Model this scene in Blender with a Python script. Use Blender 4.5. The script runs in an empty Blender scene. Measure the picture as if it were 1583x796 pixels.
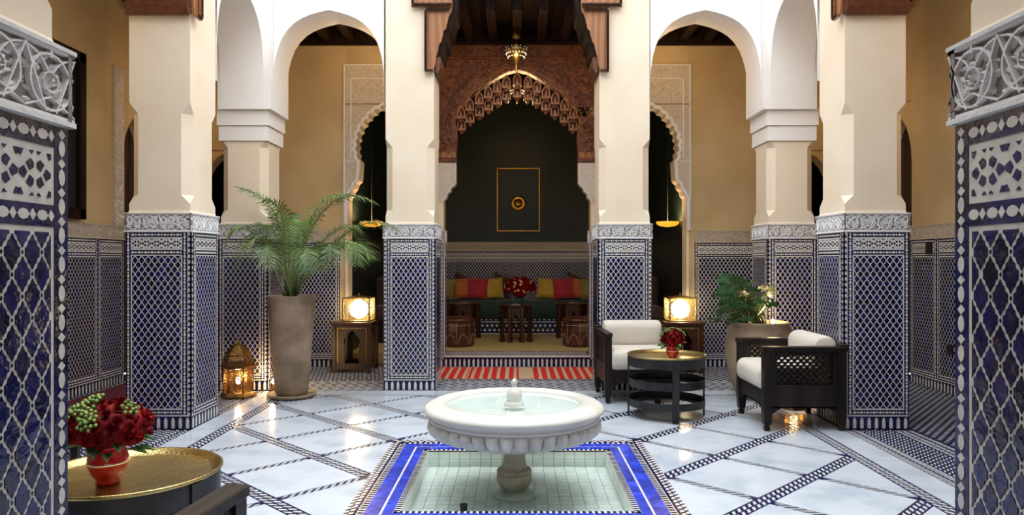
import bpy, bmesh, math, random
from mathutils import Vector, Matrix
PI = math.pi
R = math.radians
sc = bpy.context.scene
col = sc.collection
random.seed(7)

# ---------------------------------------------------------------- camera, light, exposure
cam_d = bpy.data.cameras.new('camera'); cam = bpy.data.objects.new('camera', cam_d); col.objects.link(cam)
cam.location = (0, 0, 1.4); cam.rotation_euler = (R(90), 0, 0)
cam_d.sensor_width = 36.0; cam_d.lens = 1130 / 1583 * 36
cam_d.shift_x = -8.0 / 1583; cam_d.shift_y = 5.0 / 1583
cam_d.clip_start = 0.05; cam_d.clip_end = 200
sc.camera = cam
w = bpy.data.worlds.new('sky'); sc.world = w; w.use_nodes = True
wn = w.node_tree.nodes; bg = wn['Background']
bg.inputs[0].default_value = (0.86, 0.93, 1.0, 1); bg.inputs[1].default_value = 4.3
sun_d = bpy.data.lights.new('sun', 'SUN'); sun_d.energy = 2.3; sun_d.angle = R(42); sun_d.color = (1.0, 0.97, 0.93)
sun = bpy.data.objects.new('sun', sun_d); col.objects.link(sun); sun.location = (0, 4, 9); sun.rotation_euler = (R(-10), R(4), 0)
sc.view_settings.view_transform = 'Standard'; sc.view_settings.look = 'None'
sc.view_settings.gamma = 1; sc.view_settings.exposure = 0.06

# ---------------------------------------------------------------- materials
def mat(name, base, rough=0.5, metal=0.0, c2=None, scale=6.0, bump=0.0, bscale=40.0, rand=0.0, spec=0.5, detail=4, contrast=(0.35, 0.65), emit=None, trans=0.0, coat=0.0, sheen=0.0, ior=None, tex='noise', sss=0):
    m = bpy.data.materials.new(name); m.use_nodes = True
    nt = m.node_tree; N = nt.nodes; L = nt.links; b = N['Principled BSDF']
    b.inputs['Base Color'].default_value = (*base, 1); b.inputs['Roughness'].default_value = rough; b.inputs['Metallic'].default_value = metal
    b.inputs['Specular IOR Level'].default_value = spec
    if trans: b.inputs['Transmission Weight'].default_value = trans
    if coat: b.inputs['Coat Weight'].default_value = coat; b.inputs['Coat Roughness'].default_value = 0.08
    if sheen: b.inputs['Sheen Weight'].default_value = sheen
    if ior: b.inputs['IOR'].default_value = ior
    if emit:
        b.inputs['Emission Color'].default_value = (*emit[0], 1); b.inputs['Emission Strength'].default_value = emit[1]
    out = None
    if c2 or bump:
        tc = N.new('ShaderNodeTexCoord'); oi = N.new('ShaderNodeObjectInfo')
        va = N.new('ShaderNodeVectorMath'); va.operation = 'ADD'
        sc_ = N.new('ShaderNodeMath'); sc_.operation = 'MULTIPLY'; sc_.inputs[1].default_value = 31.0
        L.new(oi.outputs['Random'], sc_.inputs[0]); L.new(tc.outputs['Object'], va.inputs[0]); L.new(sc_.outputs[0], va.inputs[1])
        vec = va.outputs[0]
    if c2:
        if tex == 'wave':
            t = N.new('ShaderNodeTexWave'); t.inputs['Scale'].default_value = scale; t.inputs['Distortion'].default_value = 6; t.inputs['Detail'].default_value = 3; f = t.outputs['Fac']
            mp = N.new('ShaderNodeMapping'); mp.inputs['Scale'].default_value = (1, 1, 0.15); L.new(vec, mp.inputs[0]); L.new(mp.outputs[0], t.inputs['Vector'])
        else:
            t = N.new('ShaderNodeTexNoise'); t.inputs['Scale'].default_value = scale; t.inputs['Detail'].default_value = detail; f = t.outputs['Fac']
            L.new(vec, t.inputs['Vector'])
        cr = N.new('ShaderNodeValToRGB'); cr.color_ramp.elements[0].position = contrast[0]; cr.color_ramp.elements[1].position = contrast[1]
        cr.color_ramp.elements[0].color = (*base, 1); cr.color_ramp.elements[1].color = (*c2, 1)
        L.new(f, cr.inputs[0]); out = cr.outputs[0]
        if rand:
            hs = N.new('ShaderNodeHueSaturation'); mr = N.new('ShaderNodeMapRange')
            mr.inputs['To Min'].default_value = 1 - rand; mr.inputs['To Max'].default_value = 1 + rand
            oi2 = N.new('ShaderNodeObjectInfo'); L.new(oi2.outputs['Random'], mr.inputs[0]); L.new(mr.outputs[0], hs.inputs['Value'])
            L.new(out, hs.inputs['Color']); out = hs.outputs[0]
        L.new(out, b.inputs['Base Color'])
    if bump:
        t2 = N.new('ShaderNodeTexNoise'); t2.inputs['Scale'].default_value = bscale; t2.inputs['Detail'].default_value = 3
        bp = N.new('ShaderNodeBump'); bp.inputs['Strength'].default_value = bump; bp.inputs['Distance'].default_value = 0.01
        L.new(vec, t2.inputs['Vector']); L.new(t2.outputs['Fac'], bp.inputs['Height']); L.new(bp.outputs[0], b.inputs['Normal'])
    return m

def ramp_stops(m, stops):
    for n in m.node_tree.nodes:
        if n.type == 'VALTORGB':
            e = n.color_ramp.elements
            while len(e) > 1: e.remove(e[-1])
            e[0].position = stops[0][0]; e[0].color = (*stops[0][1], 1)
            for p, c in stops[1:]:
                x = e.new(p); x.color = (*c, 1)

MT = {}
MT['cream'] = mat('cream_plaster', (0.84, 0.70, 0.53), 0.75, c2=(0.88, 0.76, 0.60), scale=2.2, bump=0.12, bscale=14)
MT['white'] = mat('white_plaster', (0.90, 0.86, 0.82), 0.8, c2=(0.93, 0.90, 0.87), scale=2, bump=0.06, bscale=18)
MT['ochre'] = mat('ochre_tadelakt', (0.54, 0.39, 0.20), 0.6, c2=(0.65, 0.48, 0.26), scale=1.6, bump=0.1, bscale=8)
MT['stucco'] = mat('carved_white_stucco', (0.80, 0.79, 0.80), 0.7, c2=(0.86, 0.85, 0.85), scale=12, bump=0.25, bscale=60)
MT['stucco_shade'] = mat('shaded_stucco_ground', (0.22, 0.19, 0.18), 0.9, c2=(0.34, 0.30, 0.29), scale=30, bump=0.4, bscale=80)  # recess shade painted into the colour of the frieze ground
MT['stucco_warm'] = mat('carved_cream_stucco', (0.70, 0.62, 0.52), 0.8, c2=(0.55, 0.47, 0.38), scale=45, bump=1.0, bscale=45)
MT['tw'] = mat('white_glazed_tile', (0.62, 0.60, 0.58), 0.22, c2=(0.74, 0.72, 0.68), scale=25, bump=0.15, bscale=50, rand=0.05)
MT['tb'] = mat('cobalt_glazed_tile', (0.005, 0.005, 0.03), 0.12, c2=(0.010, 0.012, 0.11), scale=9, bump=0.3, bscale=30, rand=0.35, contrast=(0.38, 0.66))
MT['tb2'] = mat('bright_cobalt_tile', (0.012, 0.03, 0.42), 0.18, c2=(0.03, 0.07, 0.62), scale=9, bump=0.2, bscale=30, rand=0.3)
MT['tf'] = mat('white_floor_chip', (0.50, 0.52, 0.55), 0.3, c2=(0.62, 0.63, 0.64), scale=25)
MT['navy'] = mat('navy_mosaic_ground', (0.006, 0.008, 0.04), 0.2, c2=(0.012, 0.015, 0.09), scale=9)
MT['tan'] = mat('brown_glazed_tile', (0.12, 0.06, 0.02), 0.2, c2=(0.2, 0.1, 0.04), scale=30)
MT['fm'] = mat('white_floor_marble', (0.57, 0.63, 0.72), 0.14, c2=(0.38, 0.44, 0.53), scale=3.5, detail=10, contrast=(0.45, 0.78), rand=0.03)
MT['fountain'] = mat('fountain_marble', (0.66, 0.66, 0.62), 0.28, c2=(0.54, 0.53, 0.48), scale=4, detail=8, contrast=(0.45, 0.75), bump=0.06, bscale=20)
MT['fount_shade'] = mat('shaded_marble', (0.42, 0.36, 0.26), 0.45, c2=(0.60, 0.55, 0.45), scale=9, detail=8, bump=0.2, bscale=30)  # pedestal and collar: shade under the bowl put into the marble colour
MT['pooltile'] = mat('pale_pool_tile', (0.66, 0.70, 0.64), 0.25, c2=(0.76, 0.80, 0.74), scale=9, rand=0.06)
MT['grout'] = mat('grey_grout', (0.16, 0.18, 0.15), 0.9, c2=(0.22, 0.24, 0.2), scale=30)
def water_mat():
    m = bpy.data.materials.new('clear_water'); m.use_nodes = True; nt = m.node_tree; N = nt.nodes; L = nt.links; N.remove(N['Principled BSDF'])
    t = N.new('ShaderNodeBsdfTransparent'); t.inputs[0].default_value = (0.91, 0.965, 0.975, 1); g = N.new('ShaderNodeBsdfGlossy'); g.inputs['Roughness'].default_value = 0.05; g.inputs[0].default_value = (1, 1, 1, 1)
    f = N.new('ShaderNodeFresnel'); f.inputs[0].default_value = 1.33; x = N.new('ShaderNodeMixShader'); nz = N.new('ShaderNodeTexNoise'); nz.inputs['Scale'].default_value = 7; bp = N.new('ShaderNodeBump'); bp.inputs['Strength'].default_value = 0.12; bp.inputs['Distance'].default_value = 0.02
    tc = N.new('ShaderNodeTexCoord'); L.new(tc.outputs['Object'], nz.inputs[0]); L.new(nz.outputs[0], bp.inputs['Height'])
    for q in (g, f): L.new(bp.outputs[0], q.inputs['Normal'])
    L.new(f.outputs[0], x.inputs[0]); L.new(t.outputs[0], x.inputs[1]); L.new(g.outputs[0], x.inputs[2]); L.new(x.outputs[0], N['Material Output'].inputs[0]); return m
MT['water'] = water_mat()
MT['brass'] = mat('beaten_brass', (0.46, 0.36, 0.15), 0.28, 1.0, c2=(0.34, 0.26, 0.10), scale=10, bump=0.25, bscale=90)
MT['brass_dark'] = mat('aged_brass', (0.30, 0.17, 0.05), 0.35, 1.0, c2=(0.16, 0.09, 0.03), scale=14, bump=0.3, bscale=60)
MT['dark'] = mat('dark_stained_wood', (0.009, 0.006, 0.005), 0.42, c2=(0.022, 0.013, 0.010), scale=6, tex='wave', bump=0.05, spec=0.3)
MT['iron'] = mat('black_iron', (0.006, 0.006, 0.007), 0.45, 0.0, c2=(0.02, 0.02, 0.022), scale=12)
MT['cedar'] = mat('carved_cedar', (0.20, 0.055, 0.016), 0.42, c2=(0.07, 0.02, 0.007), scale=20, bump=1.2, bscale=42, contrast=(0.4, 0.6))
MT['cedar_mid'] = mat('reddish_cedar', (0.17, 0.05, 0.018), 0.45, c2=(0.10, 0.03, 0.01), scale=20, bump=0.6)
MT['cedar_plain'] = mat('plain_cedar', (0.36, 0.15, 0.05), 0.45, c2=(0.26, 0.10, 0.03), scale=4, tex='wave', bump=0.1)
MT['cedar_dark'] = mat('old_cedar', (0.012, 0.006, 0.004), 0.6, c2=(0.02, 0.009, 0.006), scale=5, tex='wave', bump=0.3, spec=0.1)
MT['table_wood'] = mat('walnut_wood', (0.028, 0.009, 0.005), 0.35, c2=(0.055, 0.017, 0.008), scale=7, tex='wave', bump=0.1)
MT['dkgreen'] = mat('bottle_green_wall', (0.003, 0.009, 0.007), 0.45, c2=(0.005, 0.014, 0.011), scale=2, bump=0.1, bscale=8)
MT['green_cloth'] = mat('bottle_green_upholstery', (0.008, 0.03, 0.022), 0.8, c2=(0.012, 0.05, 0.038), scale=20, sheen=0.3)
MT['cushion'] = mat('cream_woven_cushion', (0.74, 0.68, 0.60), 0.9, c2=(0.64, 0.58, 0.50), scale=120, bump=0.5, bscale=150, sheen=0.2)
MT['clay'] = mat('clay_pot', (0.38, 0.28, 0.19), 0.85, c2=(0.20, 0.14, 0.09), scale=4, detail=8, bump=0.5, bscale=35)
MT['soil'] = mat('dark_soil', (0.03, 0.02, 0.012), 1.0, c2=(0.05, 0.03, 0.02), scale=60, bump=1, bscale=60)
MT['leaf'] = mat('palm_leaf', (0.06, 0.14, 0.035), 0.4, c2=(0.17, 0.25, 0.06), scale=5, rand=0.35)
MT['stem'] = mat('palm_stem', (0.10, 0.16, 0.04), 0.5, c2=(0.18, 0.20, 0.07), scale=9)
MT['leaf2'] = mat('philodendron_leaf', (0.05, 0.17, 0.06), 0.35, c2=(0.13, 0.30, 0.10), scale=9, rand=0.35)
MT['red'] = mat('crimson_petal', (0.14, 0.001, 0.003), 0.65, c2=(0.26, 0.003, 0.006), scale=30, rand=0.4, spec=0.2)
MT['redglass'] = mat('red_glass', (0.62, 0.004, 0.003), 0.06, c2=(0.5, 0.003, 0.003), scale=4, coat=1.0)
MT['berry'] = mat('green_berry', (0.08, 0.17, 0.03), 0.4, c2=(0.24, 0.32, 0.08), scale=30, rand=0.3)
MT['peach'] = mat('peach_petal', (0.85, 0.45, 0.22), 0.6, c2=(0.85, 0.6, 0.38), scale=30, rand=0.2)
MT['p_yellow'] = mat('mustard_velvet', (0.42, 0.26, 0.02), 0.8, c2=(0.50, 0.33, 0.03), scale=5, sheen=0.4)
MT['p_red'] = mat('crimson_velvet', (0.33, 0.006, 0.02), 0.8, c2=(0.42, 0.012, 0.03), scale=5, sheen=0.4)
MT['p_orange'] = mat('rust_velvet', (0.42, 0.09, 0.015), 0.8, c2=(0.5, 0.13, 0.02), scale=5, sheen=0.4)
MT['p_olive'] = mat('olive_velvet', (0.20, 0.18, 0.03), 0.8, c2=(0.26, 0.22, 0.04), scale=5, sheen=0.4)
MT['p_dark'] = mat('dark_brown_velvet', (0.05, 0.02, 0.015), 0.8, c2=(0.07, 0.03, 0.02), scale=5, sheen=0.3)
MT['leather'] = mat('oxblood_leather', (0.05, 0.012, 0.008), 0.32, c2=(0.09, 0.02, 0.012), scale=7, bump=0.2)
MT['inlay'] = mat('bone_inlay', (0.6, 0.45, 0.3), 0.5)
MT['mat'] = mat('straw_matting', (0.42, 0.30, 0.12), 0.7, c2=(0.55, 0.40, 0.17), scale=30, bump=0.3, bscale=50)
MT['gold'] = mat('gilt', (0.75, 0.45, 0.10), 0.35, 1.0, c2=(0.6, 0.33, 0.07), scale=12, bump=0.4, bscale=50)
MT['black'] = mat('black_paint', (0.008, 0.008, 0.009), 0.6)
MT['glow'] = mat('lit_frosted_glass', (0.9, 0.8, 0.5), 0.6, emit=((1.0, 0.84, 0.52), 12.0))
MT['jewel'] = mat('lit_jewel', (0.9, 0.8, 0.6), 0.3, emit=((1.0, 0.85, 0.6), 1.6))
MT['inner'] = mat('green_stained_marble', (0.58, 0.60, 0.55), 0.4, c2=(0.66, 0.68, 0.63), scale=6)
MT['amberglow'] = mat('lit_amber_glass', (0.8, 0.35, 0.05), 0.4, emit=((1.0, 0.38, 0.03), 1.3))
MT['bulb'] = mat('lit_bulb', (1, 0.9, 0.7), 0.5, emit=((1.0, 0.72, 0.34), 60.0))
MT['amber'] = mat('amber_glass', (0.9, 0.5, 0.12), 0.25, c2=(0.8, 0.4, 0.08), scale=40, trans=0.75, bump=0.4, bscale=90)
MT['paper'] = mat('white_paper', (0.8, 0.78, 0.74), 0.7)
MT['chrome'] = mat('silver_rim', (0.8, 0.8, 0.8), 0.15, 1.0)
MT['red_rug'] = mat('dark_red_rug', (0.22, 0.02, 0.025), 0.95, c2=(0.07, 0.015, 0.03), scale=22, bump=0.6, bscale=120)

def kilim(name):
    m = bpy.data.materials.new(name); m.use_nodes = True; nt = m.node_tree; N = nt.nodes; L = nt.links; b = N['Principled BSDF']; b.inputs['Roughness'].default_value = 0.95
    tc = N.new('ShaderNodeTexCoord'); sx = N.new('ShaderNodeSeparateXYZ'); L.new(tc.outputs['Object'], sx.inputs[0])
    def math_(op, a, bb=None, c=None):
        n = N.new('ShaderNodeMath'); n.operation = op
        for i, v in enumerate((a, bb, c)):
            if v is None: continue
            if isinstance(v, (int, float)): n.inputs[i].default_value = v
            else: L.new(v, n.inputs[i])
        return n.outputs[0]
    nz = N.new('ShaderNodeTexNoise'); nz.inputs['Scale'].default_value = 30; L.new(tc.outputs['Object'], nz.inputs[0])
    x = math_('ADD', sx.outputs['X'], math_('MULTIPLY', nz.outputs['Fac'], 0.012))
    fr = math_('FRACT', math_('MULTIPLY', x, 1 / 0.102))
    red = math_('LESS_THAN', fr, 0.62)
    grp = math_('FRACT', math_('MULTIPLY', math_('ADD', x, 0.11), 1 / 0.49)); red = math_('MULTIPLY', red, math_('GREATER_THAN', grp, 0.03))
    red = math_('MULTIPLY', red, math_('GREATER_THAN', math_('ABSOLUTE', math_('SUBTRACT', sx.outputs['X'], 0.11)), 0.09))
    zz = math_('ADD', math_('MULTIPLY', sx.outputs['X'], 60), math_('MULTIPLY', math_('PINGPONG', math_('MULTIPLY', sx.outputs['Y'], 30), 1.0), 1.0))
    ck = math_('GREATER_THAN', math_('FRACT', zz), 0.6)
    mx = N.new('ShaderNodeMix'); mx.data_type = 'RGBA'; mx.inputs[6].default_value = (0.72, 0.55, 0.36, 1); mx.inputs[7].default_value = (0.35, 0.2, 0.1, 1); L.new(ck, mx.inputs[0])
    m2 = N.new('ShaderNodeMix'); m2.data_type = 'RGBA'; L.new(red, m2.inputs[0]); L.new(mx.outputs[2], m2.inputs[6]); m2.inputs[7].default_value = (0.62, 0.012, 0.012, 1)
    L.new(m2.outputs[2], b.inputs['Base Color'])
    bp = N.new('ShaderNodeBump'); bp.inputs['Strength'].default_value = 0.5; n2 = N.new('ShaderNodeTexNoise'); n2.inputs['Scale'].default_value = 150; L.new(n2.outputs[0], bp.inputs['Height']); L.new(bp.outputs[0], b.inputs['Normal'])
    return m
MT['kilim'] = kilim('striped_kilim')
# a fine mesh-pierced look for brass lantern panes: real holes are too small to pick apart
def filigree(name, base, glow, strength, scale, thr):
    m = bpy.data.materials.new(name); m.use_nodes = True; nt = m.node_tree; N = nt.nodes; L = nt.links; b = N['Principled BSDF']
    tc = N.new('ShaderNodeTexCoord'); v = N.new('ShaderNodeTexVoronoi'); v.feature = 'DISTANCE_TO_EDGE'; v.inputs['Scale'].default_value = scale; L.new(tc.outputs['Object'], v.inputs['Vector'])
    c = N.new('ShaderNodeMath'); c.operation = 'LESS_THAN'; L.new(v.outputs['Distance'], c.inputs[0]); c.inputs[1].default_value = thr
    tr = N.new('ShaderNodeBsdfTransparent'); mx = N.new('ShaderNodeMixShader'); o = N['Material Output']
    b.inputs['Base Color'].default_value = (*base, 1); b.inputs['Metallic'].default_value = 1; b.inputs['Roughness'].default_value = 0.35
    L.new(c.outputs[0], mx.inputs[0]); L.new(tr.outputs[0], mx.inputs[1]); L.new(b.outputs[0], mx.inputs[2]); L.new(mx.outputs[0], o.inputs[0])
    return m
MT['filigree'] = filigree('pierced_brass', (0.85, 0.68, 0.36), 0, 0, 55, 0.09)
MT['filigree_dark'] = filigree('pierced_dark_brass', (0.30, 0.17, 0.06), 0, 0, 60, 0.16)

# ---------------------------------------------------------------- helpers
class MB:
    def __init__(s): s.v = []; s.f = []; s.m = []; s.sm = []; s.mats = []
    def mi(s, m):
        if m not in s.mats: s.mats.append(m)
        return s.mats.index(m)
    def add(s, vs, fs, m, smooth=False):
        o = len(s.v); k = s.mi(m); s.v += [tuple(p) for p in vs]
        for f in fs: s.f.append(tuple(o + i for i in f)); s.m.append(k); s.sm.append(smooth)
    def box(s, x0, x1, y0, y1, z0, z1, m):
        vs = [(x, y, z) for z in (z0, z1) for y in (y0, y1) for x in (x0, x1)]
        s.add(vs, [(0, 2, 3, 1), (4, 5, 7, 6), (0, 1, 5, 4), (1, 3, 7, 5), (3, 2, 6, 7), (2, 0, 4, 6)], m)
    def bbox(s, x0, x1, y0, y1, z0, z1, m, c=0.008):
        # box with chamfered vertical edges and top
        P = [(x0 + c, y0), (x1 - c, y0), (x1, y0 + c), (x1, y1 - c), (x1 - c, y1), (x0 + c, y1), (x0, y1 - c), (x0, y0 + c)]
        cx, cy = (x0 + x1) / 2, (y0 + y1) / 2
        Q = [(cx + (p[0] - cx) * (1 - 2 * c / max(x1 - x0, 1e-6)), cy + (p[1] - cy) * (1 - 2 * c / max(y1 - y0, 1e-6))) for p in P]
        s.loft([[(a, b, z0 + c) if i else (a, b, z0) for a, b in (P if i else Q)] for i in (0, 1)] + [[(a, b, z1 - c) for a, b in P], [(a, b, z1) for a, b in Q]], m)
    def loft(s, rings, m, smooth=False, cap=True, closed=True):
        n = len(rings[0]); vs = [p for r in rings for p in r]; fs = []
        for k in range(len(rings) - 1):
            for i in range(n if closed else n - 1):
                j = (i + 1) % n
                fs.append((k * n + i, k * n + j, (k + 1) * n + j, (k + 1) * n + i))
        if cap: fs += [tuple(range(n - 1, -1, -1)), tuple((len(rings) - 1) * n + i for i in range(n))]
        s.add(vs, fs, m, smooth)
    def lathe(s, prof, m, seg=32, c=(0, 0, 0), smooth=True, cap=True, rot=0):
        s.loft([[(c[0] + r * math.cos(rot + 2 * PI * i / seg), c[1] + r * math.sin(rot + 2 * PI * i / seg), c[2] + z) for i in range(seg)] for r, z in prof], m, smooth, cap)
    def prism(s, pts, d0, d1, m, plane='xz', back=False, smooth=False):
        T = {'xz': lambda a, b, d: (a, d, b), 'xy': lambda a, b, d: (a, b, d), 'yz': lambda a, b, d: (d, a, b)}[plane]
        n = len(pts); vs = [T(a, b, d1) for a, b in pts] + [T(a, b, d0) for a, b in pts]
        fs = [tuple(range(n))] + [(i, (i + 1) % n, n + (i + 1) % n, n + i) for i in range(n)]
        if back: fs.append(tuple(range(2 * n - 1, n - 1, -1)))
        s.add(vs, fs, m, smooth)
    def tube(s, path, r, m, seg=8, smooth=True, cap=True):
        P = [Vector(p) for p in path]; rs = r if isinstance(r, (list, tuple)) else [r] * len(P); rings = []
        up = Vector((0, 0, 1)); prev = None
        for i, p in enumerate(P):
            t = (P[min(i + 1, len(P) - 1)] - P[max(i - 1, 0)]).normalized()
            if prev is None:
                a = t.cross(up)
                if a.length < 0.1: a = t.cross(Vector((1, 0, 0)))
                a.normalize()
            else:
                a = (prev - t * prev.dot(t)).normalized()
            prev = a; b = t.cross(a)
            rings.append([tuple(p + (a * math.cos(2 * PI * k / seg) + b * math.sin(2 * PI * k / seg)) * rs[i]) for k in range(seg)])
        s.loft(rings, m, smooth, cap)
    def rib(s, pts, w_, y0, h, m):
        # raised rib following 2-d points in xz plane, trapezoid cross-section, front towards -y
        n = len(pts); L = []; 
        for i, (x, z) in enumerate(pts):
            a = pts[max(i - 1, 0)]; b = pts[min(i + 1, n - 1)]; dx, dz = b[0] - a[0], b[1] - a[1]; l = math.hypot(dx, dz) or 1
            nx, nz = -dz / l, dx / l
            L.append([(x + nx * w_, y0, z + nz * w_), (x + nx * w_ * .55, y0 - h, z + nz * w_ * .55), (x - nx * w_ * .55, y0 - h, z - nz * w_ * .55), (x - nx * w_, y0, z - nz * w_)])
        s.loft(L, m, False, False, False)
    def leafbump(s, x, z, a, l, w_, y0, h, m):
        # small pointed leaf dome
        ca, sa = math.cos(a), math.sin(a); P = []
        for u, v, d in ((-.5, 0, 0), (-.15, .5, 0), (.25, .4, 0), (.5, 0, 0), (.25, -.4, 0), (-.15, -.5, 0), (-.1, .0, 1), (.2, 0, .8)):
            P.append((x + ca * u * l - sa * v * w_, y0 - h * d, z + sa * u * l + ca * v * w_))
        s.add(P, [(0, 1, 6), (1, 2, 7, 6), (2, 3, 7), (3, 4, 7), (4, 5, 6, 7), (5, 0, 6)], m, False)
    def mesh(s, name):
        me = bpy.data.meshes.new(name); me.from_pydata(s.v, [], s.f)
        for m in s.mats: me.materials.append(m)
        me.polygons.foreach_set('material_index', s.m); me.polygons.foreach_set('use_smooth', s.sm); me.update()
        return me
    def build(s, name, parent=None, loc=(0, 0, 0), rz=0, **kw):
        return obj(name, s.mesh(name), parent, loc, rz, **kw)
def fixn(me):
    b = bmesh.new(); b.from_mesh(me); bmesh.ops.recalc_face_normals(b, faces=b.faces); b.to_mesh(me); b.free(); return me
def obj(name, me, parent=None, loc=(0, 0, 0), rz=0, label=None, cat=None, group=None, kind=None, rot=None, scale=None):
    o = bpy.data.objects.new(name, me); col.objects.link(o); o.location = loc; o.rotation_euler = rot or (0, 0, rz)
    if scale: o.scale = scale
    if parent: o.parent = parent
    tag(o, label, cat, group, kind); return o
def tag(o, label=None, cat=None, group=None, kind=None):
    if label: o['label'] = label
    if cat: o['category'] = cat
    if group: o['group'] = group
    if kind: o['kind'] = kind
def E(name, loc, rz=0, label=None, cat=None, group=None, parent=None):
    return obj(name, None, parent, loc, rz, label, cat, group)
def clone(root, loc, rz=0, label=None, group=None):
    r = root.copy(); col.objects.link(r); r.location = loc; r.rotation_euler = (0, 0, rz)
    if label: r['label'] = label
    if group: r['group'] = group
    for ch in list(root.children):
        c = ch.copy(); col.objects.link(c); c.parent = r
        for g in ch.children:
            d = g.copy(); col.objects.link(d); d.parent = c
    return r
def arc(cx, cz, r, a0, a1, n=10): return [(cx + r * math.cos(a0 + (a1 - a0) * i / n), cz + r * math.sin(a0 + (a1 - a0) * i / n)) for i in range(n + 1)]
def light(name, loc, energy, color=(1, 0.66, 0.32), r=0.05):
    d = bpy.data.lights.new(name, 'POINT'); d.energy = energy; d.color = color; d.shadow_soft_size = r
    o = bpy.data.objects.new(name, d); col.objects.link(o); o.location = loc; return o

# ---------------------------------------------------------------- zellige panels and stucco friezes
LOZ = [(0, 1), (.24, .70), (.42, .64), (.56, .36), (.84, .24), (.80, 0)]
LOZ = LOZ + [(x, -z) for x, z in LOZ[-2::-1]]
LOZ = LOZ + [(-x, z) for x, z in LOZ[-2:0:-1]]
def loz_pts(cx, cz, hx, hz, lo, hi, zlo, zhi):
    return [(min(max(cx + x * hx, lo), hi), min(max(cz + z * hz, zlo), zhi)) for x, z in LOZ]
FM = {}
def chain(mb, p0, p1, horiz, c, half, yb, mw):
    # chain of ovals and diamonds along u (horiz) or z
    n = max(1, round((p1 - p0) / 0.054)); s = (p1 - p0) / n
    for k in range(n):
        a = p0 + k * s
        ov = [(-.5, 0), (-.32, -.62), (0, -.85), (.32, -.62), (.5, 0), (.32, .62), (0, .85), (-.32, .62)]
        q = [(a + s * .32 + u * s * .60, c + v * half) for u, v in ov]
        d = [(a + s * .80 - s * .17, c), (a + s * .80, c - half * .95), (a + s * .97, c), (a + s * .80, c + half * .95)]
        for P in (q, d):
            if not horiz: P = [(b, a_) for a_, b in P][::-1]
            mb.prism(P, yb, yb - .0012, mw)
def zpanel(W, crl=True, crr=True, ztop=1.64, individual=False, lo_q=False):
    """returns (plate mesh, border mesh, lozenge list or mesh). local x in [-W/2,W/2], front towards -y"""
    key = (W, crl, crr, ztop, individual)
    if key in FM: return FM[key]
    tw, tb, tan = MT['tw'], MT['tb'], MT['tan']; h = W / 2
    pl = MB(); pl.box(-h, h, 0, .012, 0, ztop, tw)
    b = MB(); yb = -.0012
    def strip(x0, x1, z0, z1, m=tb): b.prism([(x0, z0), (x1, z0), (x1, z1), (x0, z1)], 0, yb, m)
    L = -h + (.034 if crl else 0); Rr = h - (.034 if crr else 0)
    # toothed skirting
    strip(-h, h, 0, .104)
    n = max(1, round(W / .0595)); s = W / n
    for k in range(n):
        cx = -h + (k + .5) * s; q = s * .23
        b.prism([(cx - q, .004), (cx + q, .004), (cx + q, .07), (cx + q * .6, .086), (cx, .098), (cx - q * .6, .086), (cx - q, .07)], yb, yb - .0012, tw)
    # crenel corner bands
    for on, c in ((crl, -h + .017), (crr, h - .017)):
        if not on: continue
        for e in (-.0165, .0145): strip(c + e, c + e + .002, .115, ztop)
        z = .13
        while z < ztop - .03:
            b.prism([(c - .012, z), (c - .005, z + .006), (c + .005, z + .006), (c + .012, z), (c + .009, z + .02), (c, z + .026), (c - .009, z + .02)], 0, yb, tb); z += .047
    bb = .040
    for x0 in (L + .001, Rr - bb - .001): strip(x0, x0 + bb, .116, ztop - .003); chain(b, .12, ztop - .006, False, x0 + bb / 2, .0115, yb, tw)
    x0, x1 = L + bb + .002, Rr - bb - .002
    for z0, z1 in ((.116, .158), (ztop - .19, ztop - .150), (ztop - .044, ztop - .003)):
        strip(x0, x1, z0, z1); chain(b, x0, x1, True, (z0 + z1) / 2, .0115, yb, tw)
    # frames: thin brown outline
    ix0, ix1 = x0 + .008, x1 - .008
    # star panel
    z0, z1 = ztop - .143, ztop - .051; cz = (z0 + z1) / 2; n = max(1, round((ix1 - ix0) / .083)); s = (ix1 - ix0) / n; hh = (z1 - z0) / 2 - .004
    for k in range(n):
        cx = ix0 + (k + .5) * s; u = s / 2
        for sx in (-1, 1):
            for szz in (-1, 1):
                def q(pts): 
                    P = [(cx + sx * a * u, cz + szz * c_ * hh) for a, c_ in pts]
                    b.prism(P, 0, yb, tb)
                q([(.10, .24), (.34, .10), (.55, .42), (.30, .60), (.12, .48)])
                q([(.72, .95), (.98, .95), (.98, .70), (.86, .66)])
                q([(.08, .95), (.36, .95), (.2, .80)])
            b.prism([(cx + sx * u * .5, cz), (cx + sx * u * .68, cz - hh * .26), (cx + sx * u * .96, cz - hh * .1), (cx + sx * u * .96, cz + hh * .1), (cx + sx * u * .68, cz + hh * .26)], 0, yb, tb)
    # lozenges
    z0, z1 = .168, ztop - .198; A = (ix1 - ix0); n = max(1, round(A / .0533 - .5)) + .5; a = A / n; m = round((z1 - z0) / .0774 * 2) / 2; bz = (z1 - z0) / m
    hx, hz = a / 2 - .0035, bz / 2 - .0075
    loz = []
    st = MB()
    k = 0
    for r_ in range(int(2 * m) + 1):
        for c_ in range(int(n) + 2):
            cx = ix0 + (c_ + (.5 if r_ % 2 == 0 else 0)) * a; cz = z0 + (r_) * bz / 2
            if cx > ix1 + .001: continue
            full = ix0 < cx - hx and cx + hx < ix1 and z0 < cz - hz and cz + hz < z1
            if full: loz.append((cx, cz))
            else: st.prism(loz_pts(cx, cz, hx, hz, ix0 + .002, ix1 - .002, z0 + .002, z1 - .002), 0, -.0015, tb)
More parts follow.
